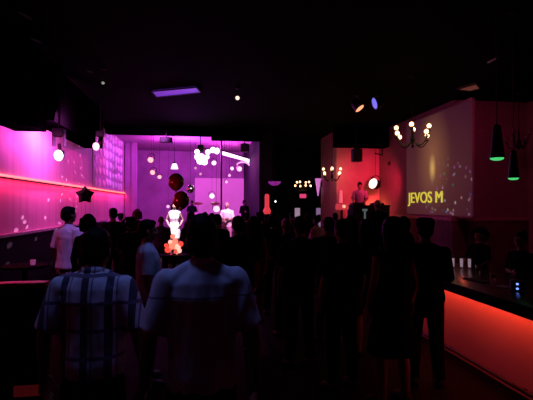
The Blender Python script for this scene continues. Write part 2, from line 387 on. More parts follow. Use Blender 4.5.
# ------------------------------------------------------------------ bar
BX, BY0, BY1 = 2.95, 2.2, 6.3
root = thing('bar_counter', 'long black bar counter whose front panel glows red', 'bar counter', (BX, 0, 0))
b = BM(); box(b, (.375, (BY0 + BY1) / 2, .93), (1.05, BY1 - BY0, .07), bev=.008); box(b, (-.135, (BY0 + BY1) / 2, .90), (.03, BY1 - BY0, .09)); obj('counter_top', b, mat('black_stone', (.010, .009, .010), .25, scale=40, var=.6), root)
b = BM(); box(b, (.09, (BY0 + BY1) / 2, .465), (.06, BY1 - BY0 - .06, .86)); obj('front_panel', b, mat('frosted_panel', (.62, .36, .30), .6, var=.06, scale=1.2, spec=.2), root, smooth=False)
b = BM(); box(b, (.09, (BY0 + BY1) / 2, .02), (.10, BY1 - BY0 - .06, .04)); obj('plinth', b, M_black, root, smooth=False)
b = BM(); box(b, (-.100, (BY0 + BY1) / 2, .878), (.03, BY1 - BY0 - .1, .022)); obj('led_strip', b, glow('red_led', (1.0, .075, .042), 20.0), root, smooth=False)
b = BM(); box(b, (.50, BY1 - .06, .46), (.70, .06, .86)); obj('end_panel', b, M_black, root, smooth=False)
b = BM(); tube(b, [(-.02, BY0, .13), (-.02, BY1 - .05, .13)], .02, 10)
for yy in (2.4, 3.6, 4.8, 6.0): tube(b, [(-.02, yy, .13), (.10, yy, .10)], .012, 8)
obj('foot_rail', b, mat('dark_brass', (.05, .03, .015), .35, .8), root)
# glasses and things on the bar
ZB = .965
def on_bar(px, py): return atz(px, py, ZB)
for px, py, lab in ((453, 263, 'first tall white glass at the far end of the bar, leftmost of three'), (461.5, 262, 'tall white glass on the bar, middle of three'), (469.5, 261, 'tall white glass on the bar, rightmost of three, nearest the bartender')):
    p = at(px, py, 5.55 - (px - 453) * .006); p.z = ZB
    root = thing('tall_glass', lab, 'glass', p, 0, 'tall white glasses on the bar')
    b = BM(); lathe(b, [(0, 0), (.020, 0), (.021, .01), (.026, .17), (.023, .17), (.018, .015), (0, .015)], seg=16); obj('glass_wall', b, M_glass, root)
    b = BM(); lathe(b, [(0, .016), (.017, .016), (.021, .13), (0, .13)], seg=16); obj('drink', b, mat('milky_drink_glow', (.8, .72, .74), .4, emis=(.8, .55, .68), estr=.32), root)  # emission carries the light that falls on the white glasses
def tumbler(px, py, lab, h=.09, r=.034):
    p = on_bar(px, py)
    root = thing('tumbler', lab, 'glass', p, 0, 'small tumblers on the bar')
    b = BM(); lathe(b, [(0, 0), (r * .85, 0), (r, h), (r * .9, h), (r * .75, .012), (0, .012)], seg=16); obj('glass_wall', b, M_glass, root)
    b = BM(); lathe(b, [(0, .013), (r * .74, .013), (r * .84, h * .6), (0, h * .6)], seg=16); obj('drink', b, mat('amber_drink', (.30, .12, .08), .3), root)
tumbler(478, 272, 'small tumbler on the bar in front of the curly haired bartender')
tumbler(493, 279, 'small tumbler on the bar between the two bartenders')
p = on_bar(486, 281); 
root = thing('drip_mat', 'pale bar mat lying on the black counter by the tumblers', 'bar mat', (3.15, 4.55, ZB), .1)
b = BM(); box(b, (0, 0, .006), (.12, .3, .012), bev=.003); obj('mat', b, mat('grey_rubber', (.10, .08, .09), .7), root)
b = BM(); [tube(b, [(-.05 + .02 * i, -.13, .0125), (-.05 + .02 * i, .13, .0125)], .003, 5) for i in range(6)]; obj('ribs', b, mat('grey_rubber', (.10, .08, .09), .7), root)
p = at(517, 297, 3.95)
root = thing('payment_terminal', 'small black device with two blue lights near the front of the bar', 'device', (p.x, p.y, ZB), -.5)
b = BM(); box(b, (0, 0, .055), (.12, .10, .11), bev=.012); obj('casing', b, M_black, root)
for dz in (.078, .030):
    b = BM(); sph(b, (-.005, -.050, dz), (.013, .006, .011), 12, 8); obj('indicator_light', b, glow('blue_led', (.13, .20, 1.0), 2.5), root)
p = on_bar(494, 284)
root = thing('coaster', 'square paper napkin on the bar edge before the right bartender', 'napkin', (3.2, 4.15, ZB), .3)
b = BM(); box(b, (0, 0, .003), (.12, .12, .006), bev=.002); obj('napkin_stack', b, mat('paper', (.45, .36, .34), .8), root)
b = BM(); box(b, (.004, .003, .0075), (.115, .115, .003), Euler((0, 0, .12))); obj('top_sheet', b, mat('paper', (.45, .36, .34), .8), root)

# ------------------------------------------------------------------ left foreground: booth partition, tables, candle
root = thing('booth_partition', 'low black booth partition at the left edge with a cap rail coloured as an orange glint', 'partition', (-2.38, 4.5, 0))
b = BM(); box(b, (-.05, 0, .52), (1.78, .10, 1.04)); obj('panel', b, M_black, root, smooth=False)
b = BM(); box(b, (-.05, 0, 1.065), (1.80, .14, .05), bev=.01); obj('cap_rail', b, mat('orange_glint_rail', (.30, .10, .05), .35, .6), root)  # orange glint along the top edge is put into the rail colour
b = BM(); box(b, (-.05, -.07, .10), (1.78, .04, .2)); obj('skirting', b, M_black, root, smooth=False)
b = BM(); box(b, (.72, -.10, .06), (.26, .02, .10)); obj('red_glow_block', b, glow('red_floor_glow', (.028, .0015, .002), 1.0), root, smooth=False)  # added glowing block stands in for a red lit patch
def high_table(label, loc, r=.32, h=1.02):
    root = thing('cocktail_table', label, 'table', loc, 0, 'tall cocktail tables')
    b = BM(); lathe(b, [(0, h), (r - .01, h), (r, h - .01), (r, h - .03), (0, h - .03)], seg=32); obj('tabletop', b, mat('black_laminate', (.002, .002, .002), .8, spec=.02), root)
    b = BM(); cyl(b, (0, 0, .03), (0, 0, h - .03), .035); obj('column', b, M_blackmetal, root)
    b = BM(); lathe(b, [(0, 0), (.24, 0), (.24, .012), (.06, .035), (0, .035)], seg=28); obj('base', b, M_blackmetal, root)
    return root
TZ = 1.02
tl_ = at(33, 250, 6.3); high_table('tall black round table by the left wall under a small candle', (tl_.x - .1, 6.3, 0), .30)
root = thing('candle_glass', 'tiny pink glowing candle glass on the tall table by the left wall', 'candle', (tl_.x, 6.3, TZ))
b = BM(); lathe(b, [(0, 0), (.03, 0), (.036, .07), (.032, .07), (.027, .01), (0, .01)], seg=14); obj('glass_wall', b, mat('pink_glass', (.5, .2, .35), .2, emis=(.7, .12, .4), estr=.25), root)
b = BM(); lathe(b, [(0, .012), (.026, .012), (.026, .045), (.004, .05), (0, .065)], seg=12); obj('wax', b, mat('wax', (.6, .3, .4), .5, emis=(.8, .2, .5), estr=.5), root)
tm_ = at(174, 250, 7.3); high_table('tall black round table in the crowd under the glowing red centrepiece', (tm_.x, 7.3, 0), .26)
root = thing('centrepiece_lamp', 'cluster of glowing red and white balls on a table left of the pale blue shirt', 'table lamp', (tm_.x, 7.3, TZ))
b = BM(); lathe(b, [(0, 0), (.07, 0), (.06, .02), (.015, .035), (.012, .12), (0, .12)], seg=18); obj('stand', b, M_chrome, root)
for i, (x, z, r) in enumerate([(-.10, .05, .05), (-.03, .11, .055), (.06, .09, .055), (.11, .14, .045), (.02, .19, .05), (-.06, .17, .04), (.04, .02, .05), (-.02, .27, .04), (.09, .03, .04), (-.13, .12, .035)]):
    b = BM(); sph(b, (x, random.uniform(-.05, .05), z + .03), r, 14, 10); obj('glowing_ball', b, glow('red_ball_%d' % (i % 3), [(1, .06, .04), (1, .17, .11), (1, .34, .26)][i % 3], [1.3, 1.7, 1.9][i % 3]), root)

# ------------------------------------------------------------------ balloons, star, mirror ball
M_balloon = mat('dark_red_latex', (.10, .008, .012), .22, var=.1, coat=.4)
M_string = mat('ribbon', (.2, .05, .08), .6)
def balloon(label, px, py, Y, r, tie):
    p = at(px, py, Y)
    root = thing('balloon', label, 'balloon', p, 0, 'dark red round balloons')
    b = BM(); lathe(b, [(0, r * 1.06), (r * .35, r * 1.0), (r * .7, r * .74), (r * .95, r * .3), (r, -.02), (r * .93, -r * .4), (r * .72, -r * .75), (r * .4, -r * 1.02), (r * .12, -r * 1.18), (.008, -r * 1.24), (0, -r * 1.24)], seg=28); obj('skin', b, M_balloon, root)
    b = BM(); lathe(b, [(.006, -r * 1.22), (.02, -r * 1.32), (.016, -r * 1.33), (0, -r * 1.28)], seg=12); obj('knot', b, M_balloon, root)
    t = V(tie) - p; b = BM(); n = 10
    tube(b, [V((0, 0, -r * 1.28)).lerp(t, i / n) + V((.02 * math.sin(i * 1.3), 0, 0)) * (0 if i in (0, n) else 1) for i in range(n + 1)], .002, 5); obj('string', b, M_string, root)
tie = (tm_.x, 7.3 + .14, TZ + .005)
balloon('dark red round balloon floating over the crowd, upper of the two', 176, 181.5, 7.6, .142, tie)
balloon('dark red round balloon floating over the crowd, lower of the two', 181, 200, 7.25, .142, (tm_.x + .13, 7.25, TZ + .005))
p = at(85, 195, 8.4)
root = thing('star_balloon', 'dark five pointed star balloon floating before the left wall', 'balloon', p, .3)
b = BM(); pts = []
for i in range(10):
    a = PI / 2 + i * PI / 5; r = .178 if i % 2 == 0 else .115
    pts.append(V((r * math.cos(a), 0, r * math.sin(a))))
fr, bk = b.verts.new((0, -.075, 0)), b.verts.new((0, .075, 0))
mid = [[b.verts.new(V((q.x * .55, s * .065, q.z * .55))) for q in pts] for s in (-1, 1)]; rim = [b.verts.new(q) for q in pts]
for i in range(10):
    j = (i + 1) % 10
    b.faces.new((fr, mid[0][i], mid[0][j])); b.faces.new((bk, mid[1][j], mid[1][i]))
    b.faces.new((mid[0][i], rim[i], rim[j], mid[0][j])); b.faces.new((mid[1][i], mid[1][j], rim[j], rim[i]))
obj('foil_skin', b, mat('dark_foil', (.03, .012, .03), .4, .3), root)
b = BM(); [tube(b, [(x, 0, -.09), (x * 1.1, 0, -.165)], .004, 5) for x in (-.05, 0.0, .05)]; obj('tassel', b, M_string, root)
b = BM(); tube(b, [(0, 0, -.1), (.02, 0, -.5), (-.02, 0, -1.0), (.0, 0, -p.z + .02)], .002, 5); obj('string', b, M_string, root)
b = BM(); lathe(b, [(0, 0), (.05, 0), (.04, .05), (0, .06)], Matrix.Translation((0, 0, -p.z))); obj('weight', b, M_black, root)
p = at(190.5, 189, 14.0)
root = thing('mirror_ball', 'small mirror ball with white glints hanging right of the red balloons', 'mirror ball', p)
b = BM(); bmesh.ops.create_uvsphere(b, u_segments=22, v_segments=13, radius=.135); o = obj('mirror_tiles', b, M_chrome, root, smooth=False)
b = BM(); cyl(b, (0, 0, .13), (0, 0, ZC - p.z), .005, seg=6); lathe(b, [(0, .13), (.03, .13), (.03, .16), (0, .165)]); obj('cord', b, M_black, root)

# ------------------------------------------------------------------ stage and ceiling light fixtures
def fixture(name, label, px, py, Y, d, r, L, lens, strength, hang='up', group='small stage spotlights', lens_scale=1.0, cat='spotlight', z_top=ZC):
    p = at(px, py, Y); d = V(d).normalized()
    root = thing(name, label, cat, p, 0, group)
    M = aim(d)                                                     # lens centre at the root, looking along d
    b = BM(); lathe(b, [(r * .96, .0), (r * 1.05, .01), (r * 1.05, -.02), (r, -.04), (r * .95, -.55 * L), (r * .7, -.85 * L), (r * .35, -L), (0, -L)], M, 24); obj('can', b, M_blackmetal, root)
    b = BM(); lathe(b, [(0, .006), (r * .5 * lens_scale, .005), (r * .93 * lens_scale, 0.0), (r * .93 * lens_scale, -.01), (0, -.01)], M, 24); obj('lens', b, glow('lens_%s_%.2f' % ('_'.join('%.2f' % c for c in lens), strength), lens, strength), root)
    c = M @ V((0, 0, -.45 * L)); x = M @ V((1, 0, 0)); x.z = 0; x = x.normalized() if x.length > .1 else V((1, 0, 0))
    hgt = r * 1.6
    b = BM(); tube(b, [c - x * r * 1.08, c - x * r * 1.2 + V((0, 0, hgt * .6)), c - x * r * .5 + V((0, 0, hgt)), c + x * r * .5 + V((0, 0, hgt)), c + x * r * 1.2 + V((0, 0, hgt * .6)), c + x * r * 1.08], max(.006, r * .09), 6); obj('yoke', b, M_blackmetal, root)
    b = BM(); tube(b, [c + V((0, 0, hgt)), V((c.x, c.y, z_top - p.z))], .006, 6); box(b, (c.x, c.y, z_top - p.z - .02), (.08, .08, .04)); obj('hanging_rod', b, M_blackmetal, root)
    return root
CR, CU, CF = RM @ V((1, 0, 0)), RM @ V((0, 1, 0)), RM @ V((0, 0, 1))
def scr(x, y, f): return CR * x + CU * y + CF * f
toc = lambda px, py, Y: CAM - at(px, py, Y)
WHITEP, PINKW, REDW = (1.0, .62, .95), (1.0, .40, .80), (1.0, .30, .34)
dots = [
 (150.5, 160, 17.0, .12, REDW, 2.2, 'small red stage spotlight, topmost of three at the left of the stage', (-.1, -1, -.5)),
 (152.5, 172.5, 16.5, .10, REDW, 2.2, 'small red stage spotlight, leftmost of three at the left of the stage', (-.2, -1, -.4)),
 (159.5, 177, 17.5, .085, REDW, 2.2, 'small red stage spotlight, lowest of three at the left of the stage', (.1, -1, -.4)),
 (214, 163, 17.0, .10, WHITEP, 2.2, 'small white spotlight just right of the brightest stage lamp', (0, -1, -.3)),
 (232, 168.5, 17.6, .075, WHITEP, 2.0, 'small white spotlight under the glowing tube, right of the pole', (0, -1, -.2)),
 (229.5, 175.5, 17.6, .06, PINKW, 1.6, 'tiny pink spotlight hanging third down right of the stage pole', (0, -1, -.2)),
 (226.5, 182, 17.6, .065, PINKW, 1.5, 'tiny pink spotlight hanging lowest right of the stage pole', (.1, -1, -.3)),
 (239.5, 169, 17.2, .11, PINKW, 2.0, 'round pink spotlight under the right end of the glowing tube', (.1, -1, -.3)),
 (200.5, 174, 18.5, .06, PINKW, .9, 'tiny violet spotlight below the brightest stage lamp', (0, -1, -.2)),
 (195.5, 168, 18.5, .06, PINKW, .8, 'tiny violet spotlight left of the brightest stage lamp', (0, -1, -.2)),
 (212, 196, 20.5, .13, WHITEP, 2.2, 'white spotlight glaring low before the purple stage screen', (0, -1, -.1)),
 (216.5, 209, 18.2, .15, (1, .5, .95), 1.6, 'round pink white glow added for a brightly lit shape beside the drums', (0, -1, .0)),  # added disc of glow stands in for something brightly lit
 (168, 206.5, 20.0, .08, PINKW, 1.6, 'small pink light low at the left of the stage', (0, -1, .05)),
]
for px, py, Y, r, c, s, lab, d in dots:
    fixture('stage_spotlight', lab, px, py, Y, d, r, r * 2.6, c, s)
# white lamp with a trapezoid glow
p = at(174.5, 169, 17.2)
root = thing('bell_lamp', 'white bell shaped lamp shining over the upper red balloon', 'lamp', p, 0)
b = BM(); lathe(b, [(0, 0), (.15, 0), (.13, .06), (.085, .2), (.06, .22), (0, .23)], seg=20); obj('lamp_shade', b, glow('white_shade', (1, .75, 1), 1.6), root)
b = BM(); cyl(b, (0, 0, .22), (0, 0, ZC - p.z), .01, seg=6); lathe(b, [(0, .30), (.05, .28), (.06, .22), (0, .21)]); obj('hanging_rod', b, M_blackmetal, root)
# brightest stage lamp: a cluster of lenses round a dark yoke
p = at(203, 156, 16.4)
root = thing('cluster_spotlight', 'brightest stage lamp, dark box ringed by white glaring lenses', 'stage light', p, 0)
q0 = at(200.5, 148.5, 16.4) - p
b = BM(); box(b, q0, (.24, .2, .27), bev=.02); obj('housing', b, M_black, root)
for i, (dx, dy, r) in enumerate([(-6, -4, .10), (-5.5, 1, .12), (-3, 5, .13), (1.5, 6, .12), (-1.5, 1, .13), (5, -4, .10), (10, -6, .11), (14, -5, .12), (4, 1, .09)]):
    q = at(203 + dx, 156 + dy, 16.2) - p
    b = BM(); lathe(b, [(0, .02), (r * .7, .012), (r, 0), (r * .9, -.05), (r * .3, -.1), (0, -.1)], Matrix.Translation(q) @ aim((.05 * dx, -1, -.3)), 18); obj('lens', b, glow('hot_white', (1, .80, .95), 3.0), root)
b = BM(); tube(b, [q0 + V((0, 0, .12)), V((q0.x, q0.y, ZC - p.z))], .02, 8); tube(b, [at(194, 154, 16.3) - p, q0 + V((0, 0, .05)), at(218, 152, 16.3) - p], .02, 8); obj('bracket', b, M_blackmetal, root)
# diagonal glowing tube
pa, pb = at(223, 153.2, 16.6), at(250, 161, 19.3)
root = thing('tube_light', 'long slanting white tube light at the upper right of the stage', 'tube light', pa)
e = pb - pa
b = BM(); tube(b, [V((0, 0, 0)), e], .07, 12); obj('tube', b, glow('white_tube', (1, .55, .95), 3.0), root)
b = BM(); sph(b, e, .15, 16, 10); obj('end_lamp', b, glow('white_tube', (1, .55, .95), 3.0), root)
b = BM()
for t in (.05, .95): q = e * t; tube(b, [q + V((0, 0, .05)), V((q.x, q.y, ZC - pa.z))], .012, 6)
box(b, e * .5 + V((0, 0, .10)), (.12, .12, .03)); tube(b, [V((0, 0, .1)), e + V((0, 0, .1))], .03, 8); obj('mounting_rail', b, M_blackmetal, root)
# curved lamp under it
p = at(243, 166, 17.4)
root = thing('arc_light', 'small curved pink lamp below the right end of the tube light', 'lamp', p)
b = BM(); tube(b, [V((.26 * math.cos(a), 0, .16 * math.sin(a))) for a in [PI * (.95 - .9 * i / 10) for i in range(11)]], .03, 8); obj('tube', b, glow('pink_arc', (1, .35, .85), 1.6), root)
b = BM(); tube(b, [V((0, .02, .16)), V((0, .02, ZC - p.z))], .012, 6); obj('hanging_rod', b, M_blackmetal, root)
# pole, speakers
p = at(221.3, 205, 16.2)
root = thing('stage_pole', 'thin upright metal pole at the front of the stage', 'pole', (p.x, 16.2, .5))
b = BM(); cyl(b, (0, 0, .02), (0, 0, ZC - .5), .035, seg=14); obj('shaft', b, mat('rose_steel', (.25, .12, .2), .35, .8), root)
b = BM(); lathe(b, [(0, 0), (.16, 0), (.15, .02), (.05, .05), (0, .05)]); obj('base_plate', b, M_blackmetal, root)
def hung_speaker(label, px, py, Y, w, h, z_top=ZC):
    p = at(px, py, Y); root = thing('loudspeaker', label, 'loudspeaker', p, 0, 'black hanging loudspeakers')
    b = BM(); box(b, (0, .12, 0), (w, .26, h), bev=.02); obj('cabinet', b, M_black, root)
    b = BM(); box(b, (0, -.015, 0), (w * .88, .02, h * .9)); obj('grille', b, mat('grille_cloth', (.02, .018, .02), .8, scale=200), root, smooth=False)
    b = BM(); tube(b, [(0, .12, h / 2 - .01), (0, .12, z_top - p.z)], .02, 8); box(b, (0, .12, h / 2 + .01), (w * .5, .1, .03)); obj('bracket', b, M_blackmetal, root)
hung_speaker('black loudspeaker under the stage header, left of the stage middle', 166, 139.5, 15.1, .44, .18)
hung_speaker('black loudspeaker hanging above the slanting tube light', 245, 147.5, 17.0, .34, .32)
hung_speaker('black loudspeaker hanging over the disc jockey before the red wall', 358, 155, 13.0, .30, .42)
# left moving heads
def moving_head(label, px0, py0, px1, py1, Y, sc, lens, s, z_top):
    p = at(px1, py1, Y); c = at(px0, py0, Y) - p
    root = thing('moving_head', label, 'stage light', p, 0, 'moving head lights by the left wall')
    b = BM(); box(b, c + V((0, .06, .12 * sc)), (.22 * sc, .2 * sc, .16 * sc), bev=.02); obj('base', b, M_black, root)
    b = BM()
    for sgn in (-1, 1): box(b, c + V((sgn * .10 * sc, .06, -.04 * sc)), (.035 * sc, .12 * sc, .24 * sc))
    box(b, c + V((0, .06, .06 * sc)), (.20 * sc, .12 * sc, .04 * sc))
    obj('yoke', b, mat('plum_plastic', (.10, .02, .07), .4), root)
    d = V((.12, -1, -.25)).normalized()
    b = BM(); lathe(b, [(.09 * sc, 0), (.10 * sc, -.02), (.10 * sc, -.10), (.085 * sc, -.22), (.04 * sc, -.27), (0, -.27)], aim(d), 20); tube(b, [V((0, .1, .04)), c + V((0, .06, -.1 * sc))], .035 * sc, 8); obj('head', b, mat('plum_plastic', (.10, .02, .07), .4), root)
    b = BM(); lathe(b, [(0, .012), (.05 * sc, .010), (.088 * sc, 0), (.088 * sc, -.01), (0, -.01)], aim(d) @ Matrix.Diagonal((1, 1.25, 1, 1)), 20); obj('lens', b, glow('lens_mh_%.1f' % s, lens, s), root)
    b = BM(); tube(b, [c + V((0, .06, .19 * sc)), V((c.x, c.y + .06, z_top - p.z))], .02, 8); obj('clamp', b, M_blackmetal, root)
moving_head('moving head light with a white glaring lens, left of the pair', 58, 138, 58.5, 155.5, 8.6, .95, (1, .80, .95), 3.0, ZC)
moving_head('moving head light with a smaller pink lens, right of the pair', 100, 138, 96, 146.5, 11.0, .9, (1, .45, .75), 2.4, ZC)
# ceiling cans in the middle and right
fixture('par_can', 'orange spotlight can hanging from the ceiling beside the blue one', 359.8, 108.5, 10.0, scr(.50, -.74, .30), .125, .28, (1.0, .34, .17), 1.6, group='coloured ceiling spotlights')
fixture('par_can', 'blue spotlight can hanging from the ceiling, right of the orange one', 374.5, 103.5, 10.0, scr(-.92, -.30, .12), .15, .26, (.16, .16, .85), 1.0, group='coloured ceiling spotlights')
fixture('ceiling_spotlight', 'tiny white spotlight on the dark ceiling right of the violet panel', 237.5, 98, 9.8, (0, -1, -.3), .05, .14, (1, .75, .6), 1.4, group=None)
fixture('ceiling_spotlight', 'tiny white dot of light on the ceiling above the left wall', 103, 83, 8.8, (0, -1, -.3), .03, .1, (.6, .6, .5), .5, group=None)
# violet ceiling panel and amber ceiling panel
def ceil_panel(label, px4, col, s):
    q = [atz(x, y, ZC - .03) for x, y in px4]; c = sum(q, V()) / 4
    root = thing('ceiling_panel', label, 'ceiling light', (c.x, c.y, ZC - .03))
    b = BM(); lo = [b.verts.new(V((v.x - c.x, v.y - c.y, 0))) for v in q]; hi = [b.verts.new(V((v.x - c.x, v.y - c.y, .03))) for v in q]
    b.faces.new(lo); b.faces.new(hi[::-1])
    for i in range(4): b.faces.new((lo[i], lo[(i + 1) % 4], hi[(i + 1) % 4], hi[i]))
    obj('diffuser', b, glow('panel_%.2f' % col[2], col, s), root, smooth=False)
    b = BM(); ring = [V((v.x - c.x, v.y - c.y, .005)) for v in q]; ring = [v * 1.02 for v in ring]
    for i in range(4): tube(b, [ring[i], ring[(i + 1) % 4]], .02, 6)
    obj('frame', b, M_black, root)
ceil_panel('violet glowing rectangular panel on the dark ceiling', [(152, 91.5), (196, 87.5), (200.5, 92.5), (157, 97)], (.11, .03, .42), 1.0)
ceil_panel('dim amber panel on the ceiling above the projection screen corner', [(457, 89.5), (476, 84), (480, 88.5), (470, 91)], (.10, .025, .018), 1.0)
def short_rail(label, a, c2, z, col):
    p, q = atz(*a, z), atz(*c2, z); root = thing('ceiling_rail', label, 'track rail', p, 0, None)
    e = q - p
    b = BM(); tube(b, [V((0, 0, 0)), e], .02, 8); obj('rail', b, mat('rail_%.2f' % col[0], col, .5), root)
    b = BM(); [tube(b, [e * t, e * t + V((0, 0, ZC - z))], .01, 6) for t in (.1, .9)]; obj('hanger', b, M_blackmetal, root)
short_rail('thin pinkish rail under the ceiling at the upper left', (41, 99), (55, 108), ZC - .25, (.4, .2, .25))
short_rail('short grey rail under the ceiling at the upper right', (488, 62.5), (497.5, 57.5), ZC - .2, (.3, .3, .28))

# ------------------------------------------------------------------ stage screen, lamps, drums, back of the room
pa, pb = at(195, 178, 21.7), at(248, 220, 21.7)
root = thing('stage_screen', 'pale violet glowing screen at the back of the stage', 'screen', ((pa.x + pb.x) / 2, 21.72, 0))
b = BM(); box(b, (0, 0, 2.1), (pb.x - pa.x, .04, (pa.z - 2.1) * 2)); obj('picture', b, mat('violet_projection', (.5, .35, .5), .8, var=.12, scale=.7, emis=(.36, .05, .30), estr=1.0), root, smooth=False)
b = BM(); box(b, (0, .03, pa.z + .03), (pb.x - pa.x + .1, .05, .06)); box(b, (0, .03, 2.1 - (pa.z - 2.1) - .03), (pb.x - pa.x + .1, .05, .06)); [box(b, (sx * ((pb.x - pa.x) / 2 + .03), .03, 2.1), (.06, .05, (pa.z - 2.1) * 2 + .06)) for sx in (-1, 1)]; obj('frame', b, mat('lilac_frame', (.35, .2, .4), .7), root, smooth=False)
pz = at(267, 194, 14.2); pz2 = at(267, 214, 14.2)
root = thing('tower_lamp', 'tall narrow red glowing lamp at the right of the stage', 'lamp', (pz.x, 14.2, 0))
zt, zb_ = pz.z, pz2.z
b = BM(); lathe(b, [(0, zb_), (.10, zb_), (.135, zb_ + .10), (.075, zb_ + .24), (.075, zt - .06), (.05, zt), (0, zt)], seg=18); obj('lamp_shade', b, mat('red_shade', (.4, .05, .06), .4, emis=(.85, .05, .07), estr=.8), root)
b = BM(); cyl(b, (0, 0, .03), (0, 0, zb_), .03); obj('pole', b, M_blackmetal, root)
b = BM(); lathe(b, [(0, 0), (.17, 0), (.16, .03), (0, .04)]); obj('base', b, M_blackmetal, root)
fixture('indicator_lamp', 'tiny white point of light right of the red tower lamp', 275.5, 201.5, 14.5, (0, -1, 0), .035, .1, (1, .95, 1), 2.0, group=None, cat='lamp')
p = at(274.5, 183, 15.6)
root = thing('violet_patch_glow', 'glowing bowl shaped as a violet lit patch on the wing wall right of the stage', 'lit patch', p)
b = BM(); lathe(b, [(0, -.10), (.10, -.09), (.20, -.03), (.25, .05), (.24, .05), (.18, -.02), (0, -.08)], seg=24); obj('bowl', b, mat('violet_lit_patch', (.3, .1, .3), .4, emis=(.24, .02, .26), estr=.8), root)  # violet lit patch built as an added glowing bowl
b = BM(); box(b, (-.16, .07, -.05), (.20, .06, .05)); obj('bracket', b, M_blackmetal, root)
# back of the room: door canopy, lit panels, sign, light beam built as a wedge
p1, p2_ = at(289, 203, 23.3), at(320, 203, 23.3)
root = thing('bar_canopy', 'dark canopy over the pale lit doorway at the back', 'canopy', ((p1.x + p2_.x) / 2, 23.3, 0))
wd = p2_.x - p1.x
b = BM(); box(b, (0, -.1, 1.98), (wd, 1.2, .5), bev=.03); obj('canopy_box', b, M_black, root)
b = BM(); b.free()
for sx in (-1, 1): b = BM(); cyl(b, (sx * wd * .47, -.5, 0), (sx * wd * .47, -.5, 1.75), .05); obj('post', b, M_black, root)
for i, (px, w_) in enumerate(((297.5, 5), (318.5, 4.2))):
    a_, b_ = at(px - w_ / 2, 205, 23.9), at(px + w_ / 2, 205, 23.9)
    root = thing('glowing_doorway', ['pale lit door panel under the left end of the canopy', 'pale lit door panel under the right end of the canopy'][i], 'doorway', ((a_.x + b_.x) / 2, 23.93, 0), 0, 'lit doorways')
    b = BM(); box(b, (0, 0, .90), (b_.x - a_.x, .04, 1.55)); obj('pane', b, mat('lit_pane_%d' % i, (.4, .35, .4), .6, emis=[(.34, .22, .30), (.22, .12, .26)][i], estr=.9), root, smooth=False)
    b = BM(); box(b, (0, .01, 1.68), (b_.x - a_.x + .08, .05, .07)); box(b, (0, .01, .06), (b_.x - a_.x + .08, .05, .1)); obj('frame', b, M_black, root, smooth=False)
p = at(303, 196, 22.5)
root = thing('lit_sign', 'small pink lit sign above the dark canopy under the far chandelier', 'sign', p)
b = BM(); box(b, (0, 0, 0), (.36, .05, .22), bev=.02); obj('face', b, mat('pink_sign', (.4, .1, .15), .4, emis=(.80, .06, .20), estr=.9), root)
b = BM(); box(b, (0, .04, 0), (.42, .05, .28), bev=.02); tube(b, [(0, .04, -.12), (0, .04, 2.22 - p.z)], .02, 6); obj('casing', b, M_black, root)
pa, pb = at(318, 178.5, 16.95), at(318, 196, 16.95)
root = thing('beam_wedge', 'tall tapering lilac wedge shaped as a light beam beside the far chandelier', 'lit patch', (pa.x, 16.95, pb.z))
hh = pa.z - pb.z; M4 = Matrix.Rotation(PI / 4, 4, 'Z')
b = BM(); lathe(b, [(0, 0), (.025, .01), (.14, hh), (.0, hh)], M4, 4); obj('lamp_shade', b, mat('lilac_beam', (.4, .3, .45), .5, emis=(.62, .17, .58), estr=.9), root)  # light beam on the wall built as an added glowing wedge
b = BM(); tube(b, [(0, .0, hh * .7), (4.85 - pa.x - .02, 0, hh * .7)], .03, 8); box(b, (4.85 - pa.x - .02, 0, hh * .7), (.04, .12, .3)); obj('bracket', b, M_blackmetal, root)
# drums
def drum(name, label, p, r, h, d, shell):
    root = thing(name, label, 'drum', p, 0, 'drum kit on the stage'); M = aim(d)
    b = BM(); lathe(b, [(r, -h / 2), (r * 1.03, -h / 2 + .02), (r, -h / 2 + .04), (r, h / 2 - .04), (r * 1.03, h / 2 - .02), (r, h / 2)], M, 24); obj('shell', b, shell, root)
    b = BM(); lathe(b, [(0, h / 2 - .005), (r * .98, h / 2 - .005)], M, 24); lathe(b, [(0, -h / 2 + .005), (r * .98, -h / 2 + .005)], M, 24); obj('drumhead', b, mat('drumhead', (.6, .5, .6), .5), root)
    b = BM(); [tube(b, [M @ V((r * math.cos(a), r * math.sin(a), 0)), V((r * 1.1 * math.cos(a) * (1 if abs(d[2]) > .5 else .9), .1, .5 - p[2]))], .012, 6) for a in ((.5, 2.6) if abs(d[2]) < .5 else (.5, 2.6, 4.7))]; obj('leg', b, M_chrome, root)
M_drum = mat('red_sparkle', (.30, .02, .06), .3, var=.5, scale=80)
q = at(207, 214, 19.0); drum('bass_drum', 'red bass drum on the stage in front of the violet screen', (q.x, 19.0, .5 + .30), .29, .42, (0, -1, 0), M_drum)
q = at(201, 209, 19.3); drum('tom_drum', 'small red tom drum left of the bass drum', (q.x - .2, 19.5, 1.35), .17, .24, (0, -.3, 1), M_drum)
def cymbal(label, px, py, Y, r, t):
    q = at(px, py, Y); root = thing('cymbal', label, 'cymbal', (q.x, Y, .5), 0, 'drum kit on the stage'); h = q.z - .5
    b = BM(); lathe(b, [(0, .03), (.04, .025), (.05, .01), (r, -.02), (r, -.024), (0, .0)], Matrix.Translation((0, 0, h)) @ Matrix.Rotation(t, 4, 'X'), 24); obj('bronze_disc', b, mat('bronze', (.5, .3, .15), .3, .9), root)
    b = BM(); cyl(b, (0, 0, .25), (0, 0, h), .012, seg=8); [tube(b, [(0, 0, .32), (.25 * math.cos(a), .25 * math.sin(a), .01)], .012, 6) for a in (0.3, 2.4, 4.5)]; obj('stand', b, M_chrome, root)
cymbal('bronze cymbal on a stand at the left of the drums', 198, 203, 19.9, .23, .3)
cymbal('bronze cymbal on a stand at the right of the drums', 215, 203, 19.8, .22, .35)

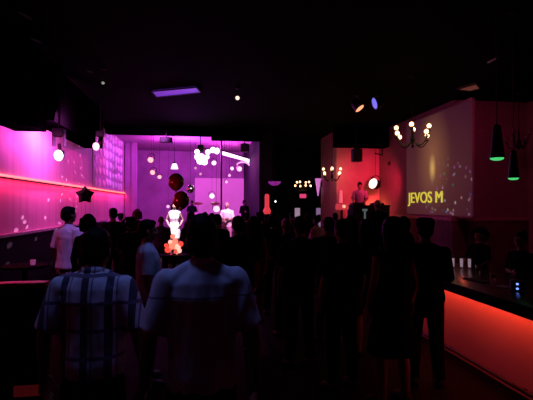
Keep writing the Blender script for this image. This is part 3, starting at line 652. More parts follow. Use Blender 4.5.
# disc jockey booth and lamps
q = at(359, 206, 13.0)
root = thing('turntable_desk', 'black desk in front of the disc jockey with a pale light bar', 'desk', (5.35, 13.0, .85))
b = BM(); box(b, (-.10, 0, .97), (1.25, .6, .06), bev=.01); obj('desk_top', b, M_black, root)
b = BM(); box(b, (-.10, -.26, .47), (1.2, .05, .94)); box(b, (-.68, 0, .47), (.05, .5, .94)); box(b, (.48, 0, .47), (.05, .5, .94)); obj('front_board', b, M_black, root, smooth=False)
qa, qb = at(365.5, 210, 12.65), at(365.5, 227, 12.65)
b = BM(); box(b, (qa.x - 5.35, -.30, (qa.z + qb.z) / 2 - .85), (.05, .03, qa.z - qb.z)); box(b, (qa.x - 5.35, -.30, qa.z - .85), (.16, .03, .07)); obj('light_bar', b, glow('grey_bar', (.09, .12, .12), .8), root, smooth=False)
for k_, xx in enumerate((-.45, .22)):
    root = thing('turntable', ['black turntable at the left end of the desk', 'black turntable at the right end of the desk'][k_], 'turntable', (5.35 + xx, 13.05, .85 + 1.0), 0, 'turntables on the desk')
    b = BM(); box(b, (0, 0, .03), (.36, .32, .06), bev=.01); obj('deck', b, M_black, root)
    b = BM(); lathe(b, [(0, .075), (.13, .075), (.13, .06), (0, .06)], seg=28); obj('platter', b, M_blackmetal, root)
q = at(342, 206.5, 12.2)
root = thing('table_lamp', 'small red shaded lamp glowing left of the disc jockey', 'lamp', (q.x, 12.2, 0), 0)
b = BM(); lathe(b, [(.17, q.z - .10), (.20, q.z - .06), (.19, q.z + .05), (.15, q.z + .08), (0, q.z + .08), (0, q.z - .1)], seg=20); obj('lamp_shade', b, mat('red_lamp', (.5, .1, .1), .4, emis=(.85, .06, .07), estr=.55), root)
b = BM(); sph(b, (0, -.16, q.z - .0), .06, 14, 10); obj('bulb', b, glow('hot_red', (1, .35, .28), 1.5), root)
b = BM(); cyl(b, (0, 0, .2), (0, 0, q.z - .09), .025); lathe(b, [(0, .2), (.16, .2), (.15, .23), (0, .24)]); obj('pole', b, M_blackmetal, root)
qa, qb = at(340, 190.5, 14.0), at(341, 203, 14.0)
root = thing('slim_lamp', 'slim pink upright light just above the small red lamp', 'lamp', (qb.x, 14.0, .85) if qb.x > 4.62 else (qb.x, 14.0, 0))
z0 = root.location.z
b = BM(); lathe(b, [(0, qb.z - z0), (.055, qb.z - z0), (.045, qa.z - z0), (0, qa.z - z0)], seg=14); obj('tube', b, mat('pink_tube', (.5, .2, .25), .4, emis=(1, .14, .22), estr=.8), root)
b = BM(); cyl(b, (0, 0, .02), (0, 0, qb.z - z0), .02); lathe(b, [(0, 0), (.12, 0), (.11, .02), (0, .03)]); obj('stand', b, M_blackmetal, root)
# glaring oval lamp before the red wall, speaker stand column
fixture('glare_lamp', 'glaring white oval lamp on the red wall right of the disc jockey', 373, 183.5, 14.3, scr(-.79, .25, .56), .19, .3, (1, .55, .45), 3.2, group=None, z_top=3.9, lens_scale=1.12)
q = at(393, 165, 14.2)
root = thing('speaker_column', 'slim upright pole with a small dark loudspeaker before the red wall', 'loudspeaker', (q.x, 14.2, .85 if q.x < 6.4 else 0))
hz = q.z - root.location.z
b = BM(); cyl(b, (0, 0, .02), (0, 0, hz), .06, seg=14); lathe(b, [(0, 0), (.14, 0), (.13, .03), (0, .04)]); obj('pole', b, mat('plum_pole', (.10, .03, .05), .4), root)
b = BM(); box(b, (-.05, -.05, hz + .05), (.26, .2, .14), bev=.02); obj('cabinet', b, M_black, root)
q = at(378, 154, 14.05)
root = thing('wall_bracket', 'small dark angled bracket hanging above the glaring oval lamp', 'bracket', q)
b = BM(); tube(b, [(-.13, 0, .02), (.16, 0, -.03), (.16, 0, .12)], .025, 6); obj('arm', b, M_black, root)
b = BM(); tube(b, [(.16, 0, .1), (.16, .1, 3.92 - q.z)], .02, 6); obj('drop_rod', b, M_black, root)
q = atz(386, 212, 1.35)

# ------------------------------------------------------------------ people
def remesh(bm, name, vox, smooth=2, fold=0.0, seed=0.0, ffreq=(14, 14, 5)):
    bmesh.ops.recalc_face_normals(bm, faces=bm.faces)
    me = bpy.data.meshes.new(name); bm.to_mesh(me); bm.free()
    o = bpy.data.objects.new(name, me); C.objects.link(o)
    md = o.modifiers.new('r', 'REMESH'); md.mode = 'VOXEL'; md.voxel_size = vox; md.use_smooth_shade = True
    if smooth:
        sm = o.modifiers.new('s', 'SMOOTH'); sm.iterations = smooth; sm.factor = .5
    dg = bpy.context.evaluated_depsgraph_get(); dg.update()
    m2 = bpy.data.meshes.new_from_object(o.evaluated_get(dg)); m2.name = name
    bpy.data.objects.remove(o); bpy.data.meshes.remove(me)
    if fold:
        nr = [v.normal.copy() for v in m2.vertices]
        for v, n in zip(m2.vertices, nr):
            p = V((v.co.x * ffreq[0], v.co.y * ffreq[1], v.co.z * ffreq[2])) + V((seed, seed, seed))
            v.co += n * fold * (noise.noise(p) + .5 * noise.noise(p * 2.3))
    for p in m2.polygons: p.use_smooth = True
    return m2
def cap(bm, p0, p1, r0, r1, seg=14):
    p0, p1 = V(p0), V(p1)
    cyl(bm, p0, p1, r0, r1, seg); sph(bm, p0, r0, seg, 8); sph(bm, p1, r1, seg, 8)
def loft(bm, rows, seg=24):                       # rows of (z, rx, ry, y)
    rings = [[bm.verts.new((rx * math.cos(2 * PI * k / seg), y + ry * math.sin(2 * PI * k / seg), z)) for k in range(seg)] for z, rx, ry, y in rows]
    for a, b in zip(rings, rings[1:]):
        for k in range(seg): bm.faces.new((a[k], a[(k + 1) % seg], b[(k + 1) % seg], b[k]))
    bm.faces.new(rings[0][::-1]); bm.faces.new(rings[-1])

MAN = [(.84, .14, .10, 0), (.93, .168, .118, -.008), (1.03, .155, .108, 0), (1.12, .150, .104, 0.0), (1.25, .168, .116, 0.004), (1.36, .180, .115, .0), (1.43, .160, .098, -.006), (1.475, .095, .075, -.014), (1.53, .058, .060, -.008)]
WOM = [(.84, .15, .105, 0), (.92, .172, .122, -.012), (1.02, .145, .105, -.004), (1.11, .122, .092, 0.0), (1.24, .145, .112, 0.014), (1.34, .150, .112, .008), (1.42, .130, .085, -.006), (1.47, .075, .065, -.012), (1.53, .048, .050, -.006)]
POSES = dict(
    hang=[((.240, -.03, 1.165), (.258, .03, .925), (0, 1, -.1))] * 2,
    out=[((.265, -.03, 1.175), (.30, .04, .94), (0, 1, -.1))] * 2,
    drink=[((.235, -.03, 1.165), (.25, .05, .925), (0, 1, -.1)), ((.225, -.03, 1.165), (.13, .215, 1.19), (0, .2, 1))],
    crossed=[((.225, .03, 1.17), (.02, .20, 1.12), (0, 0, 1)), ((.225, .03, 1.17), (-.02, .235, 1.17), (0, 0, 1))],
    desk=[((.235, .08, 1.18), (.17, .31, 1.09), (-1, 0, .3))] * 2,
    hips=[((.30, -.10, 1.18), (.205, .02, 1.0), (0, 1, .3))] * 2,
)
def arm_joints(pose, s, woman):
    e, w_, t = POSES[pose][0 if s < 0 else 1]
    k = .9 if woman else 1.0
    sh = V((s * (.178 if not woman else .155), -.008, 1.425))
    return sh, V((s * e[0] * k, e[1], e[2])), V((s * w_[0] * k, w_[1], w_[2])), V((s * t[0], t[1], t[2]))
def hand(bm, wr, d, t, s):
    d = d.normalized(); t = (t - d * t.dot(d)).normalized(); n = d.cross(t) * (1 if s > 0 else -1)
    # curl direction: towards the palm, which faces the body
    body = V((-s, 0, 0)); n = n if n.dot(body) >= 0 else -n
    for k, (off, L) in enumerate([(.031, .076), (.0105, .086), (-.0105, .080), (-.031, .062)]):
        kn = wr + d * (.088 - .004 * abs(k - 1)) + t * off
        cap(bm, wr + d * .012 + t * off * .55, kn, .015, .0125, 8)
        a = kn + (d * .86 + n * .28 + t * off * 2.2).normalized() * L * .52
        b_ = a + (d * .66 + n * .68 + t * off * 1.2).normalized() * L * .30
        c = b_ + (d * .42 + n * .9).normalized() * L * .24
        cap(bm, kn, a, .0095, .0085, 8); cap(bm, a, b_, .0085, .0078, 8); cap(bm, b_, c, .0078, .0066, 8)
    b0 = wr + d * .022 + t * .022
    b1 = b0 + (d * .6 + t * .75 + n * .25).normalized() * .042; b2 = b1 + (d * .9 + t * .35 + n * .3).normalized() * .034; b3 = b2 + (d * .95 + t * .05 + n * .35).normalized() * .026
    cap(bm, b0, b1, .015, .0115, 8); cap(bm, b1, b2, .0112, .0098, 8); cap(bm, b2, b3, .0096, .008, 8)
def head_matrix(nod, turn, drop=0.0):
    c = V((0, -.005, 1.53))
    return Matrix.Translation(c + V((0, .4 * drop, -drop))) @ Matrix.Rotation(turn, 4, 'Z') @ Matrix.Rotation(-nod, 4, 'X') @ Matrix.Translation(-c)
def head_mesh(bm, M):
    b = bmesh.new()
    sph(b, (0, -.006, 1.688), (.076, .094, .094), 24, 16); sph(b, (0, .030, 1.625), (.060, .066, .072), 20, 12)
    sph(b, (0, .062, 1.585), (.030, .028, .024), 14, 8)                                    # chin
    cap(b, (0, .094, 1.672), (0, .112, 1.640), .009, .013); sph(b, (.010, .100, 1.637), .009, 8, 6); sph(b, (-.010, .100, 1.637), .009, 8, 6)
    sph(b, (0, .086, 1.606), (.024, .012, .008), 12, 6); sph(b, (0, .083, 1.594), (.020, .012, .008), 12, 6)   # lips
    for s in (-1, 1):
        sph(b, (s * .030, .078, 1.690), (.026, .014, .008), 12, 6)                         # brow
        sph(b, (s * .030, .074, 1.668), .0145, 12, 8)                                      # eyeball and lid
        sph(b, (s * .040, .060, 1.640), (.022, .02, .018), 10, 8)                          # cheek
        sph(b, (s * .078, -.008, 1.655), (.010, .020, .032), 10, 8, Euler((.2, 0, s * .35)))   # ear
    bmesh.ops.transform(b, matrix=M, verts=b.verts)
    me = bpy.data.meshes.new('t'); b.to_mesh(me); b.free(); bm.from_mesh(me); bpy.data.meshes.remove(me)

def legs(stance):
    out = []
    for s in (-1, 1):
        hip = V((s * .088, 0, .90)); kn = V((s * (.095 + stance * .3), .018, .49)); an = V((s * (.10 + stance * .55), -.02, .085))
        out.append((s, hip, kn, an))
    return out
FIG = {}
def figure(key, woman=False, pose='hang', top='shirt', hair='short', nod=.0, turn=.0, stance=.05, vox=.008, bottom='trousers', sleeve='short', hat=False, hem=.86, seed=0.0, drop=0.0, big=1.0):
    """one person as a tree: body (top level mesh) > shirt, trousers, shoe, shoe, hair ... facing local +Y"""
    rows = WOM if woman else MAN; HM = head_matrix(nod, turn, drop)
    bm = BM(); loft(bm, rows); cap(bm, (0, -.008, 1.48), HM @ V((0, .0, 1.60)), .056 if not woman else .046, .054 if not woman else .045)
    head_mesh(bm, HM)
    for s in (-1, 1):
        sh, el, wr, t = arm_joints(pose, s, woman); k = .82 if woman else 1
        cap(bm, (s * .045, -.012, 1.49), sh + V((-s * .02, 0, -.005)), .045 * k, .05 * k)
        cap(bm, sh, el, .054 * k, .040 * k); cap(bm, el, el.lerp(wr, .35), .041 * k, .041 * k); cap(bm, el.lerp(wr, .35), wr, .041 * k, .026 * k)
        hand(bm, wr, wr - el, t, s)
    for s, hip, kn, an in legs(stance):
        k = .95 if woman else 1
        cap(bm, hip, kn, .086 * k, .056 * k); cap(bm, kn, kn.lerp(an, .35) + V((0, -.012, 0)), .054 * k, .056 * k); cap(bm, kn.lerp(an, .35) + V((0, -.012, 0)), an, .056 * k, .036 * k)
        cap(bm, an + V((0, -.02, -.04)), an + V((s * .02, .15, -.055)), .036, .026)
    me = remesh(bm, 'person', vox, 2)
    eyes = [HM @ V((s * .030, .088, 1.668)) for s in (-1, 1)]; lip = HM @ V((0, .096, 1.600))
    me.materials.clear(); me.materials.append(M_skin[0]); me.materials.append(M_eye); me.materials.append(M_lip)
    Hi = HM.inverted()
    for p in me.polygons:
        if p.center.z > 1.5:
            if min((p.center - e).length for e in eyes) < .011: p.material_index = 1
            else:
                q = Hi @ p.center
                if abs(q.z - 1.600) < .013 and abs(q.x) < .024 and q.y > .085: p.material_index = 2
    body = bpy.data.objects.new('person', me); C.objects.link(body)
    def child(name, mesh, m):
        o = bpy.data.objects.new(name, mesh); C.objects.link(o); o.parent = body
        mesh.materials.clear(); mesh.materials.append(m); return o
    cv = max(.009, vox * 1.3)
    # --- upper garment
    g = BM(); inf = .016
    z0 = hem if top != 'dress' else .55
    rr = []
    if top == 'dress':
        rr += [(.50, .235, .20, -.005), (.70, .215, .175, -.005)]
    else:
        rr += [(z0, .178 if not woman else .176, .130, -.004), (z0 + .07, .180, .132, -.004)]
    for z, rx, ry, y in rows:
        if z > z0 + .08 and z <= 1.48: rr.append((z, rx + inf + (.012 if z < 1.2 and not woman else 0), ry + inf + (.010 if z < 1.2 and not woman else 0), y))
    rr.append((1.515, .072 if not woman else .062, .068 if not woman else .06, -.012))
    loft(g, rr)
    for s in (-1, 1):
        sh, el, wr, t = arm_joints(pose, s, woman); k = .82 if woman else 1
        cap(g, (s * .055, -.012, 1.482), sh + V((-s * .02, 0, -.002)), .050 * k, .062 * k)
        if sleeve == 'short':
            e = sh.lerp(el, .88); cyl(g, sh, e, .070 * k, .070 * k); sph(g, sh, .070 * k)
        elif sleeve == 'long':
            cap(g, sh, el, .070 * k, .056 * k); cyl(g, el, wr, .055 * k, .040 * k)
        else:
            sph(g, sh, .06 * k)
    up = child({'shirt': 'shirt', 'jacket': 'jacket', 'dress': 'dress'}[top], remesh(g, top, cv, 2, fold=.0075 if not woman else .005, seed=seed), M_cl['black'])
    # --- collar on shirts
    if top == 'shirt' and not woman:
        g = BM(); lathe(g, [(.066, 0), (.072, .0), (.066, .042), (.060, .045), (.066, 0)], Matrix.Translation((0, -.010, 1.492)) @ Matrix.Rotation(-.12, 4, 'X'), 22)
        child('collar', obj_mesh(g, 'collar'), M_cl['black'])
    # --- lower garment
    if bottom == 'trousers':
        g = BM(); loft(g, [(.80, .155, .115, -.004), (.90, .178, .13, -.008), (.99, .166, .122, -.003), (1.02, .160, .118, 0)])
        for s, hip, kn, an in legs(stance):
            cap(g, hip, kn, .098, .073); cyl(g, kn, an + V((0, 0, .0)), .073, .062)
        child('trousers', remesh(g, 'trousers', cv, 2, fold=.005, seed=seed + 3), M_cl['black'])
    elif bottom == 'skirt':
        g = BM(); loft(g, [(.56, .19, .155, 0), (.75, .20, .15, -.004), (.92, .19, .14, -.01), (1.04, .155, .118, 0)]); child('skirt', remesh(g, 'skirt', cv, 2, fold=.006, seed=seed + 3), M_cl['black'])
    # --- shoes
    for s, hip, kn, an in legs(stance):
        g = BM(); a = V((an.x, an.y, 0)); tip = a + V((s * .022, .175, 0))
        h = BM(); h.free()
        rows2 = []
        for t_, hw, hh_ in ((-.055, .026, .06), (-.03, .036, .075), (.02, .037, .085), (.07, .039, .065), (.12, .044, .048), (.165, .036, .035), (.19, .016, .025)):
            c = a + (tip - a) * (t_ / .175)
            rows2.append([g.verts.new(c + V((hw * 1.25 * x, 0, z * 1.15))) for x, z in ((-1, .0), (-1.02, hh_ * .4), (-.7, hh_ * .85), (0, hh_), (.7, hh_ * .85), (1.02, hh_ * .4), (1, .0))])
        for r1, r2 in zip(rows2, rows2[1:]):
            for k_ in range(7): g.faces.new((r1[k_], r1[(k_ + 1) % 7], r2[(k_ + 1) % 7], r2[k_]))
        g.faces.new(rows2[0]); g.faces.new(rows2[-1])
        child('shoe', obj_mesh(g, 'shoe'), M_shoe)
    # --- hair
    g = BM()
    sph(g, (0, -.016, 1.703), (.084, .098, .094), 24, 16)
    if hair == 'short':
        sph(g, (0, -.045, 1.655), (.076, .070, .075), 20, 12); sph(g, (0, .035, 1.752), (.062, .055, .035), 16, 10)
    elif hair == 'long':
        for x, y in ((-.065, -.03), (.065, -.03), (-.04, -.075), (.04, -.075), (0, -.085)):
            tube(g, [(x * .9, y, 1.72), (x * 1.25, y - .02, 1.62), (x * 1.35, y - .045, 1.50), (x * 1.5, y - .05, 1.38), (x * 1.3, y - .05, 1.28)], [.05, .05, .046, .042, .02], 10)
    elif hair == 'bob':
        for x, y in ((-.07, -.02), (.07, -.02), (-.05, -.07), (.05, -.07), (0, -.085)):
            tube(g, [(x * .9, y, 1.73), (x * 1.2, y, 1.63), (x * 1.3, y, 1.545)], [.045, .045, .03], 10)
    elif hair == 'bun':
        sph(g, (0, -.045, 1.665), (.074, .068, .07), 20, 12); sph(g, (0, -.085, 1.775), .045, 14, 10)
    elif hair == 'curly':
        rnd = random.Random(3)
        for i in range(110):
            a = rnd.uniform(0, 2 * PI); z = rnd.uniform(-.9, 1); q = math.sqrt(max(0, 1 - z * z))
            x, y = q * math.cos(a), q * math.sin(a)
            if y > .35 and z < .45: continue
            sph(g, (x * .145, -.03 + y * .135, 1.67 + z * .135), rnd.uniform(.022, .034), 8, 6)
    if hair != 'bald':
        bmesh.ops.transform(g, matrix=HM, verts=g.verts)
        hm = remesh(g, 'hair', .008, 2, fold=.004, seed=seed, ffreq=(50, 50, 20)); child('hair', hm, M_hair[0])
    if hat:
        g = BM(); M = HM @ Matrix.Translation((0, -.008, 1.71))
        lathe(g, [(.092, 0), (.095, .03), (.088, .075), (.05, .092), (0, .095)], M @ Matrix.Diagonal((1, 1.12, 1, 1)), 24)
        crown = [(.088 * math.cos(a), .100 * math.sin(a)) for a in [PI * i / 12 for i in range(13)]]
        br_ = [(x * .95, y + (.085 if y > .02 else 0) * math.sin(PI * i / 12)) for i, (x, y) in enumerate(crown)]
        vi = [g.verts.new(M @ V((x, y, .012))) for x, y in crown]; vo = [g.verts.new(M @ V((x, y, -.004))) for x, y in br_]
        for i in range(12): g.faces.new((vi[i], vi[i + 1], vo[i + 1], vo[i]))
        child('cap', obj_mesh(g, 'cap'), M_cl['char'])
    FIG[key] = (body, set())
    return body
def obj_mesh(bm, name):
    bmesh.ops.recalc_face_normals(bm, faces=bm.faces); me = bpy.data.meshes.new(name); bm.to_mesh(me); bm.free()
    for p in me.polygons: p.use_smooth = True
    return me
figure('near_man', pose='out', top='shirt', hair='short', vox=.0065, hem=.93, seed=2.0, stance=.10, drop=.045)
figure('plaid_man', pose='out', top='shirt', hair='short', vox=.0065, hem=.965, seed=9.0, nod=.22, stance=.12, drop=.045)
figure('man_hang', pose='hang', top='shirt', hair='short', hem=.84, seed=1.0)
figure('man_drink', pose='drink', top='jacket', sleeve='long', hair='short', hem=.80, seed=4.0, turn=.25)
figure('man_crossed', pose='crossed', top='shirt', sleeve='short', hair='bald', hem=.86, seed=5.0)
figure('man_cap', pose='drink', top='jacket', sleeve='long', hair='short', hat=True, hem=.74, seed=6.0)
figure('woman_long', woman=True, pose='hang', top='dress', sleeve='none', hair='long', bottom=None, seed=7.0)
figure('woman_bob', woman=True, pose='drink', top='shirt', sleeve='long', hair='bob', bottom='trousers', hem=.88, seed=8.0)
figure('woman_bun', woman=True, pose='crossed', top='dress', sleeve='short', hair='bun', bottom=None, seed=3.0)
figure('woman_curly', woman=True, pose='desk', top='shirt', sleeve='short', hair='curly', bottom='skirt', hem=.90, seed=11.0)
figure('man_desk', pose='desk', top='shirt', sleeve='short', hair='short', hem=.86, seed=12.0, nod=.25)
figure('woman_hips', woman=True, pose='hips', top='shirt', sleeve='none', hair='long', bottom='skirt', hem=.92, seed=13.0)

def setmat(o, m):
    o.material_slots[0].link = 'OBJECT'; o.material_slots[0].material = m
def person(key, px, topy, Y, face, top, low, label, z0=0.0, skin=0, hair=0, group='crowd on the dance floor', h=None, fat=1.0):
    src, used = FIG[key]
    if used: o = copy_tree(src)
    else: o = src
    used.add(1)
    p = at(px, topy, Y)
    hh_ = h if h else p.z - z0
    top_local = 1.79 if 'cap' not in key else 1.806
    if key in ('near_man', 'plaid_man'): top_local = 1.75
    if key == 'woman_curly': top_local = 1.835
    if key == 'woman_bun': top_local = 1.81
    sc = hh_ / top_local
    o.location = (p.x, Y, z0); o.rotation_euler = (0, 0, face); o.scale = (sc * fat, sc * fat, sc)
    tag(o, label, 'person', group)
    setmat(o, M_skin[skin])
    for ch in o.children:
        n = ch.name.split('.')[0]
        if n in ('shirt', 'jacket', 'dress', 'collar'): setmat(ch, top)
        elif n in ('trousers', 'skirt'): setmat(ch, low)
        elif n == 'hair': setmat(ch, M_hair[hair])
    return o
c_ = M_cl
person('near_man', 202, 213.5, 2.12, .04, M_shirt, c_['black'], 'man seen from behind in a pale blue short sleeved shirt, large in the foreground', fat=.90)
person('plaid_man', 94, 227, 2.38, -.10, M_plaid, c_['black'], 'man seen from behind in a plaid shirt, foreground left', fat=.93)
person('man_hang', 69, 206.5, 6.5, -.6, c_['white'], c_['char'], 'man in a white shirt standing nearest the left wall', skin=1, fat=1.03)
person('woman_bob', 89, 214, 6.05, -.3, c_['black'], c_['black'], 'dark haired person just right of the white shirt by the left wall', skin=1)
person('man_drink', 113, 208, 9.0, .4, c_['char'], c_['black'], 'tall dark silhouette right of the star balloon')
person('woman_curly', 129.5, 216, 7.9, .3, c_['black'], c_['black'], 'curly haired silhouette behind the plaid shirted man')
person('woman_bob', 137, 209, 10.4, .5, c_['wine'], c_['black'], 'woman with reddish lit hair farther back near the hanging spangles', hair=2)
person('man_hang', 148, 219.5, 4.6, -1.35, c_['blue'], c_['navy'], 'man in a light blue shirt turned sideways between the two foreground men')
person('man_crossed', 161, 216, 10.2, .0, c_['purple'], c_['black'], 'dark figure left of the white clad performer')
person('woman_bun', 190, 214, 9.4, .1, c_['navy'], c_['black'], 'dark figure with a bun just behind the foreground man in pale blue')
person('man_drink', 217, 214, 7.6, .2, c_['black'], c_['black'], 'dark silhouette right of the head of the man in pale blue')
person('man_hang', 238, 216, 5.3, .1, c_['black'], c_['black'], 'broad dark silhouette in front of the dancer at the stage')
person('woman_long', 253.5, 216, 6.7, .2, c_['wine'], c_['black'], 'long haired dark silhouette right of the stage dancer')
person('man_cap', 260, 211.5, 9.2, .1, c_['char'], c_['black'], 'dark silhouette in a cap left of the red tower lamp')
person('woman_bob', 274, 213, 7.1, -.2, c_['black'], c_['black'], 'dark silhouette with a bob below the red tower lamp')
person('man_crossed', 286.5, 217, 5.9, .1, c_['char'], c_['char'], 'dark shaven headed silhouette left of the pale lit doorway')
person('man_hang', 300, 216, 4.8, .15, c_['black'], c_['black'], 'large dark silhouette in front of the pale lit doorway')
person('woman_bun', 316.5, 214.5, 9.4, .6, c_['rose'], c_['black'], 'woman in rose lit clothes below the right door panel')
person('man_drink', 328.5, 217, 5.6, -.2, c_['black'], c_['denim'], 'dark silhouette in denim right of the large dark silhouette')
person('man_hang', 342, 219, 4.15, .3, c_['black'], c_['navy'], 'near dark silhouette below the small red lamp')
person('woman_long', 350, 215, 7.6, .1, c_['purple'], c_['black'], 'long haired silhouette in front of the desk with the turntables')
person('woman_hips', 366, 219, 5.0, .2, c_['black'], c_['black'], 'silhouette with long hair below the pale light bar of the desk')
person('man_crossed', 377.5, 199.5, 9.5, .2, c_['black'], c_['black'], 'dark man on the low riser in front of the glaring oval lamp', z0=.2)
person('woman_long', 392, 216.5, 3.75, .25, c_['black'], c_['black'], 'near woman with long dark hair left of the person in a cap', fat=1.12)
person('man_cap', 425, 217, 4.1, -.35, c_['black'], c_['black'], 'near person in a dark cap and jacket beside the glowing bar', fat=1.05)
person('woman_bob', 403, 216, 6.9, .3, c_['char'], c_['black'], 'dark silhouette behind the long haired woman near the bar end')
person('man_hang', 247, 214, 11.6, .0, c_['navy'], c_['black'], 'small dark silhouette near the stage below the dark musician')
person('woman_long', 268, 214, 11.9, .2, c_['char'], c_['black'], 'small long haired silhouette behind the bob haired silhouette')
person('man_hang', 292, 212, 12.4, .0, c_['char'], c_['black'], 'small dark silhouette left of the pink lit sign')
person('woman_hips', 307.5, 213, 10.9, -.2, c_['navy'], c_['black'], 'small silhouette in front of the dark canopy')
person('man_drink', 335, 213, 11.4, -.1, c_['char'], c_['black'], 'small silhouette left of the small red lamp')
person('man_cap', 120.5, 213, 12.3, .3, c_['wine'], c_['black'], 'small silhouette in a cap close to the coral light strip')
person('man_drink', 212, 213, 10.4, .0, c_['black'], c_['black'], 'small silhouette behind the head of the man in pale blue')
person('woman_hips', 205, 212, 12.0, .1, c_['char'], c_['black'], 'small silhouette in front of the drums')
person('woman_bob', 191, 211, 12.6, .0, c_['purple'], c_['black'], 'small bob haired silhouette left of the drums')
# stage, desk, bar
def podium(label, px, Y):
    p = at(px, 205, Y); root = thing('podium', label, 'podium', (p.x, Y, 0), 0, 'low dance podiums')
    b = BM(); lathe(b, [(0, .25), (.42, .25), (.44, .24), (.44, .22), (.42, .21), (0, .21)], seg=28); obj('platform_top', b, M_black, root)
    b = BM(); lathe(b, [(.38, .0), (.38, .21)], seg=28); obj('skirt', b, M_black, root)
podium('low round black podium under the performer in white', 174.5, 13.9)
podium('low round black podium under the dancer in pale pink', 227, 15.0)
person('woman_hips', 174.5, 202, 13.9, PI, c_['cream'], c_['cream'], 'performer in bright white clothes under the lower red balloon', .25, 2, group='performers on the stage')
person('man_crossed', 227, 202, 15.0, PI - .3, c_['cream'], c_['rose'], 'dancer in pale pink lit clothes right of the stage pole', .25, 2, group='performers on the stage')
person('man_drink', 244.5, 200, 18.6, PI + .4, c_['black'], c_['black'], 'dark clothed musician at the right of the stage screen', .5, 1, group='performers on the stage')
person('man_desk', 192, 200.5, 20.3, PI, c_['navy'], c_['black'], 'drummer in dark clothes at the left end of the stage screen', .5, 1, group='performers on the stage')
person('man_desk', 360, 182, 13.75, PI - .55, c_['mauve'], c_['char'], 'disc jockey in a pale shirt bent over the desk', .85, 0, group='staff')
person('woman_curly', 479, 226.5, 6.2, PI / 2 + .5, c_['black'], c_['black'], 'bartender with curly hair behind the bar', 0, 0, group='staff')
person('woman_bun', 520.5, 231, 5.0, PI / 2 + .3, c_['black'], c_['black'], 'bartender with a bun at the right edge behind the bar', 0, 0, group='staff')

# ------------------------------------------------------------------ light
wd_ = bpy.data.worlds.new('dark'); S.world = wd_; wd_.use_nodes = True
wd_.node_tree.nodes['Background'].inputs[0].default_value = (.35, .18, .6, 1); wd_.node_tree.nodes['Background'].inputs[1].default_value = .0006
# left wall magenta wash
light('AREA', 'magenta_hot', (-2.75, 9.2, 3.55), (1.0, .15, .74), 125, .9, (-3.4, 9.5, 3.42), sy=.3)
light('AREA', 'magenta_hot', (-2.80, 8.0, 3.05), (1.0, .11, .72), 10, .4, (-3.4, 8.4, 3.3), sy=.2)
cl_ = light('AREA', 'coral_strip', (-3.30, 13.0, zl - .05), (1.0, .03, .11), 62, 15, sy=.05)
zz_ = V((.45, 0, 1)).normalized(); xx_ = V((0, 1, 0)); yy_ = zz_.cross(xx_)
cl_.rotation_euler = Matrix((xx_, yy_, zz_)).transposed().to_euler()
for k_, (yy, e_, cc) in enumerate(((6.9, 100, (.80, .025, .55)), (9.2, 200, (1.0, .025, .48)), (11.6, 230, (1.0, .03, .44)), (14.5, 270, (1.0, .035, .50)))):
    light('SPOT', 'magenta_flood', (-.6, yy, 4.45), cc, e_, .15, (-3.4, yy + .6, 2.75), 48, .9)
light('SPOT', 'violet_rake', (-1.0, 14.6, 4.4), (.80, .14, 1.0), 330, .1, (-3.4, 16.6, 3.5), 60, .8)
light('SPOT', 'lilac_shirt_fill', (-1.2, 5.2, 4.4), (.42, .20, 1.0), 230, .1, (-1.98, 6.4, 1.5), 17, .7)  # unseen spot added to tint the white shirt lilac
light('SPOT', 'blue_shirt_fill', (.1, 4.2, 4.4), (.25, .33, 1.0), 90, .1, (-.55, 4.6, 1.35), 15, .7)  # unseen spot added to brighten the light blue shirt
# stage
light('POINT', 'stage_violet', (-.6, 17.5, 4.1), (.50, .09, 1.0), 190, .3)
light('POINT', 'stage_magenta', (-1.4, 17.6, 4.2), (1.0, .07, .70), 130, .2)
light('POINT', 'stage_pink', (1.0, 18.4, 3.7), (1.0, .10, .75), 150, .2)
light('SPOT', 'performer_key', (-.9, 12.4, 4.4), (1, .72, .90), 3000, .1, (at(174.5, 210, 13.9).x, 13.9, 1.1), 24, .5)
light('SPOT', 'dancer_key', (1.2, 13.4, 4.4), (1, .40, .88), 1700, .1, (at(227, 210, 15).x, 15.0, 1.1), 24, .5)
light('SPOT', 'red_beam_one', at(153, 172, 16.3), (1, .10, .14), 200, .05, at(148, 215, 15.5), 30, .6)
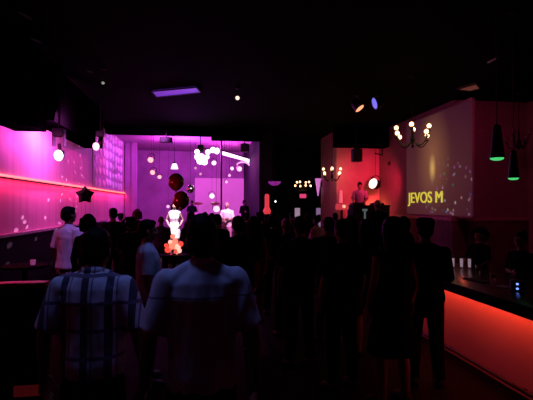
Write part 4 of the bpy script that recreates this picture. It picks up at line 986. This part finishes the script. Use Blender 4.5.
# mirror ball speckles over the left wall
g = light('SPOT', 'mirror_ball_sparkle', at(190.5, 189, 13.8) + V((-.1, -.25, 0)), (1, .45, .85), 1500, .0, (-3.4, 10.5, 2.4), 75, .3)
g.data.use_nodes = True; t = g.data.node_tree; em = t.nodes['Emission']
tc = t.nodes.new('ShaderNodeTexCoord'); vo = t.nodes.new('ShaderNodeTexVoronoi'); vo.inputs['Scale'].default_value = 19
lt = t.nodes.new('ShaderNodeMath'); lt.operation = 'LESS_THAN'; lt.inputs[1].default_value = .15
t.links.new(tc.outputs['Normal'], vo.inputs['Vector']); t.links.new(vo.outputs['Distance'], lt.inputs[0]); t.links.new(lt.outputs[0], em.inputs['Strength'])
# red corner of the disc jockey
light('SPOT', 'red_wash', (5.75, 12.6, 2.9), (1, .03, .10), 270, .1, (5.95, 15, 2.3), 100, .9)
light('POINT', 'orange_uplight', (6.2, 14.7, 1.75), (1, .22, .07), 14, .06)
light('SPOT', 'booth_pink', (3.0, 14.0, 4.0), (1, .10, .35), 60, .3, (4.85, 16.4, 1.9), 60, .9)
# right walls: dim wine wash
light('SPOT', 'wine_wash', (5.2, 7.0, 4.5), (1, .07, .27), 140, .4, (7.4, 10.2, 2.6), 84, .9)
light('SPOT', 'wine_wash_screen', (3.6, 10.6, 4.5), (1, .08, .28), 60, .3, (6.5, 12.5, 2.3), 75, .9)
# blue light from overhead on the foreground
light('SPOT', 'blue_overhead', (-.42, 2.22, 4.4), (.22, .29, 1.0), 88, .25, (-.42, 2.25, 1.4), 42, .7)
mb_ = at(190.5, 189, 14.0)
light('SPOT', 'ball_glint_fill', (mb_.x + 1.2, 10.5, 3.6), (1, .8, .95), 500, .05, mb_, 4, .3)  # unseen spot added so the mirror ball glints
light('SPOT', 'balloon_rim_fill', (-2.3, 5.6, 1.9), (1, .05, .05), 130, .1, at(178, 191, 7.4), 16, .6)  # unseen red spot added for the left rims of the balloons
light('POINT', 'face_fill', (3.85, 5.95, 1.36), (1, .12, .06), .5, .03)  # unseen point added to redden the bartender's face, no candle stands there
S.cycles.sample_clamp_indirect = 2.0
